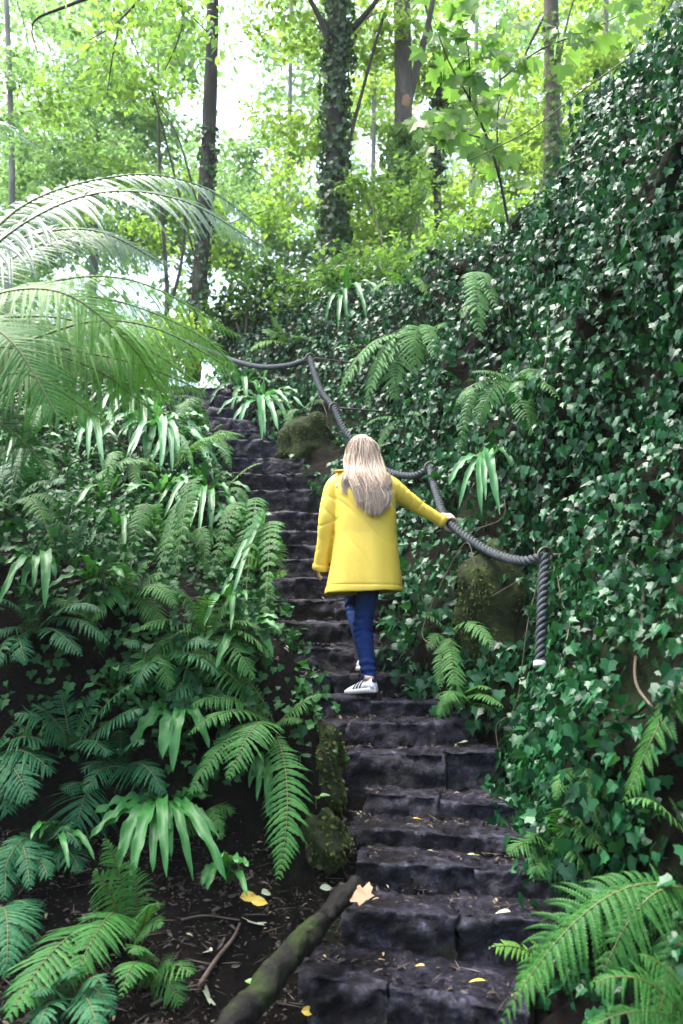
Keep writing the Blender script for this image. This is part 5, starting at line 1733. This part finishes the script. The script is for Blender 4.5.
def shrub(label, root, clumps, mat, leaf=.07, per=900, crad=.22, sub=12, tmpl=OVAL, group='shrubs on the crest of the bank'):
    b = P(*root)
    t = thing('shrub', label, 'shrub', b, group)
    cs, rs = [], []
    for (px, py, Y, rx, rz) in clumps:
        cc = P(px, py, Y)
        k = max(5, int(sub * rx * 2))
        d = nrm(rng.normal(0, 1, (k, 3))) * (rng.random((k, 1)) ** .5) * np.array([rx, rx, rz])
        cs += list(cc + d); rs += list(crad * (.6 + .8 * rng.random(k)))
        lc = spline([b, (b + cc) / 2 + np.array([0, 0, .15]), cc], 14)
        V, F = tube(lc, np.linspace(.022, .006, 14), 6)
        part('stem', V, F, M['bark'], t)
    leaves(t, 'foliage', cloud(np.array(cs), rs, per, .7), leaf, mat, tmpl, spread=.7)
    return t


shrub('bright leafy shrub on the crest below the ivy wrapped tree', (340, 330, 9.6), [(345, 282, 9.8, .6, .35), (310, 295, 9.8, .5, .3), (375, 275, 9.8, .5, .3), (275, 300, 10, .5, .25)], 'shrub_green', leaf=.08, per=700)
shrub('shrub of small yellow green leaves climbing round the pale trunk', (400, 330, 10.5), [(400, 225, 11.2, .45, .5), (368, 190, 11.4, .4, .4), (425, 185, 11.2, .4, .5), (390, 262, 10.8, .5, .25)], 'crown_a', leaf=.08)
shrub('shrub with rounded leaves leaning over the top of the rope', (245, 345, 10.2), [(250, 300, 10.3, .5, .3), (280, 285, 10.5, .5, .25), (225, 318, 10.6, .35, .2)], 'crown_dark', leaf=.09)
shrub('sunlit bush behind the top of the steps under the tree fern', (160, 385, 11), [(150, 345, 11.5, .8, .35), (200, 340, 11.5, .6, .3), (100, 350, 11.5, .8, .35), (40, 355, 11.5, .8, .4)], 'crown_b', leaf=.08)
shrub('leafy bush on the crest behind the ivy bank', (480, 250, 9.5), [(470, 235, 9.6, .5, .25), (510, 215, 9.4, .5, .25), (440, 250, 9.8, .4, .2)], 'crown_a', leaf=.08)

# sapling with big lobed leaves in front of the crest
b = hit(508, 222, 'w')[0]
sp = thing('sapling', 'slim sapling with large translucent lobed leaves on the crest of the bank', 'sapling', b)
SL = [[(508, 222, 6.9), (500, 180, 6.8), (488, 140, 6.6), (470, 100, 6.4), (448, 60, 6.2), (432, 15, 6.0)],
      [(500, 180, 6.8), (497, 130, 6.6), (500, 80, 6.4), (496, 20, 6.2)],
      [(488, 140, 6.6), (462, 132, 6.3), (445, 122, 6.1), (428, 125, 6.0)],
      [(470, 100, 6.4), (468, 50, 6.2), (455, 0, 6.0)],
      [(500, 80, 6.4), (540, 50, 6.2), (590, 30, 6.0), (640, 5, 5.9)]]
lp = []
for j, s in enumerate(SL):
    c = spline([P(*q_) if k_ or j else b for k_, q_ in enumerate(s)], 26)
    V, F = tube(c, np.linspace(.016 if j == 0 else .008, .003, 26), 6)
    part('stem' if j == 0 else 'branch', V, F, M['bark'], sp)
    for k_ in range(5, 26, 1):
        for _ in range(2):
            lp.append(c[k_] + rng.normal(0, .09, 3) + np.array([0, 0, -.02]))
lp = np.array(lp)
n = len(lp)
leafobj('foliage', MAPLE, lp, nrm(rng.normal(0, .5, (n, 3)) + np.array([0, -.25, -.8])), nrm(rng.normal(0, .35, (n, 3)) + np.array([0, -.75, .6])), .09 + .07 * rng.random(n), M['maple'], sp)

# overhanging branch of darker leaves at the top left
b = P(160, -90, 7.5)
ob = thing('overhanging_branch', 'overhanging branch with dark green leaves at the top left', 'branch', b)
BR = [[(160, -90, 7.5), (150, -20, 7.3), (120, 20, 7.2), (90, 40, 7.1)], [(150, -20, 7.3), (105, -8, 7.0), (62, 8, 6.9), (38, 18, 6.9), (32, 30, 6.9), (38, 55, 6.9)], [(120, 20, 7.2), (112, 60, 7.1), (107, 95, 7.1)], [(150, -20, 7.3), (185, 10, 7.2), (215, 40, 7.2)], [(185, 10, 7.2), (178, 40, 7.1), (165, 70, 7.1)]]
lp = []
for j, s in enumerate(BR):
    c = spline([P(*q_) for q_ in s], 24)
    V, F = tube(c, np.linspace(.02 if j < 2 else .01, .004, 24), 6)
    part('stem' if j == 0 else 'branch', V, F, M['bark_dark'], ob)
    if j != 1:
        for k_ in range(4, 24):
            for _ in range(7):
                lp.append(c[k_] + rng.normal(0, .13, 3) * np.array([1, 1, .8]))
lp = np.array(lp); n = len(lp)
leafobj('foliage', OVAL, lp, nrm(rng.normal(0, .7, (n, 3)) + np.array([0, 0, -.5])), nrm(rng.normal(0, .5, (n, 3)) + np.array([0, -.3, .8])), .055 + .05 * rng.random(n), M['crown_a'], ob)

# far woodland that reads as one mass
cs, rs = [], []
for _ in range(1150):
    px, py = rng.uniform(-120, 800), rng.uniform(-60, 395)
    Y = rng.uniform(24, 42)
    gap = max(math.exp(-(((px - 247) / 34) ** 2 + ((py - 85) / 75) ** 2)), math.exp(-(((px - 482) / 30) ** 2 + ((py - 205) / 26) ** 2)), .9 * math.exp(-(((px - 130) / 55) ** 2 + ((py - 285) / 30) ** 2)), .8 * math.exp(-(((px - 240) / 30) ** 2 + ((py - 275) / 30) ** 2)))
    if rng.random() < gap * 1.25: continue
    cs.append(P(px, py, Y)); rs.append(rng.uniform(.6, 1.5))
pos = cloud(np.array(cs), rs, 62, .7)
n = len(pos)
print('far leaves', n)
nor = nrm(np.array([0, -.3, .8]) + rng.normal(0, .7, (n, 3)))
leafobj('far_woodland', DIAM, pos, nrm(rng.normal(0, 1, (n, 3))), nor, .26 * (.6 + .8 * rng.random(n)), M['crown_c'])
tag(bpy.data.objects['far_woodland'], 'far pale green woodland foliage seen between the nearer trunks', 'woodland', kind='stuff')

# ------------------------------------------------------------------ light
SUN_EL, SUN_AZ = math.radians(71), math.radians(-72)      # high, over the left bank
wd = bpy.data.worlds.new('World')
scene.world = wd
wd.use_nodes = True
nt = wd.node_tree
nt.nodes.clear()
sk = nt.nodes.new('ShaderNodeTexSky')
sk.sky_type = 'NISHITA'
sk.sun_disc = False
sk.sun_elevation = SUN_EL
sk.sun_rotation = SUN_AZ
sk.air_density = 1.0
sk.dust_density = 4.0
sk.ozone_density = 1.0
bg = nt.nodes.new('ShaderNodeBackground')
bg.inputs[1].default_value = .10
wo = nt.nodes.new('ShaderNodeOutputWorld')
hs = nt.nodes.new('ShaderNodeHueSaturation')               # thin overcast: a paler sky
hs.inputs['Saturation'].default_value = .8
nt.links.new(sk.outputs[0], hs.inputs['Color'])
nt.links.new(hs.outputs[0], bg.inputs[0])
nt.links.new(bg.outputs[0], wo.inputs[0])
sl = bpy.data.lights.new('sun', 'SUN')
sl.energy = 1.1
sl.angle = math.radians(40)
sl.color = (1, .97, .91)
so = bpy.data.objects.new('sun', sl)
COL.objects.link(so)
so.location = (0, 20, 30)
dv = Vector((math.sin(SUN_AZ) * math.cos(SUN_EL), math.cos(SUN_AZ) * math.cos(SUN_EL), math.sin(SUN_EL)))
so.rotation_euler = dv.to_track_quat('Z', 'Y').to_euler()

# added thin volume, standing in for the pale glare over the background
V, F = rings(np.array([[(-236, -60, zz), (236, -60, zz), (236, 262, zz), (-236, 262, zz)] for zz in (-2.5, 32.0)], float))
hz = tag(mk('glare_veil', V, F, None, smooth=False), 'thin pale veil added to stand in for glare over the trees', 'glare_veil', kind='stuff')
m, nt, out = newmat('glare_volume')
pv = N(nt, 'ShaderNodeVolumePrincipled')
pv.inputs['Color'].default_value = (.93, 1.0, .9, 1)
pv.inputs['Density'].default_value = .0007
nt.links.new(pv.outputs[0], out.inputs['Volume'])
hz.data.materials.append(m)

scene.view_settings.view_transform = 'Standard'
scene.view_settings.look = 'None'
scene.view_settings.exposure = 3.22
scene.view_settings.gamma = 1
cy = scene.cycles
cy.max_bounces = 6
cy.diffuse_bounces = 3
cy.glossy_bounces = 2
cy.transmission_bounces = 3
cy.use_denoising = True
cy.caustics_reflective = False
cy.caustics_refractive = False
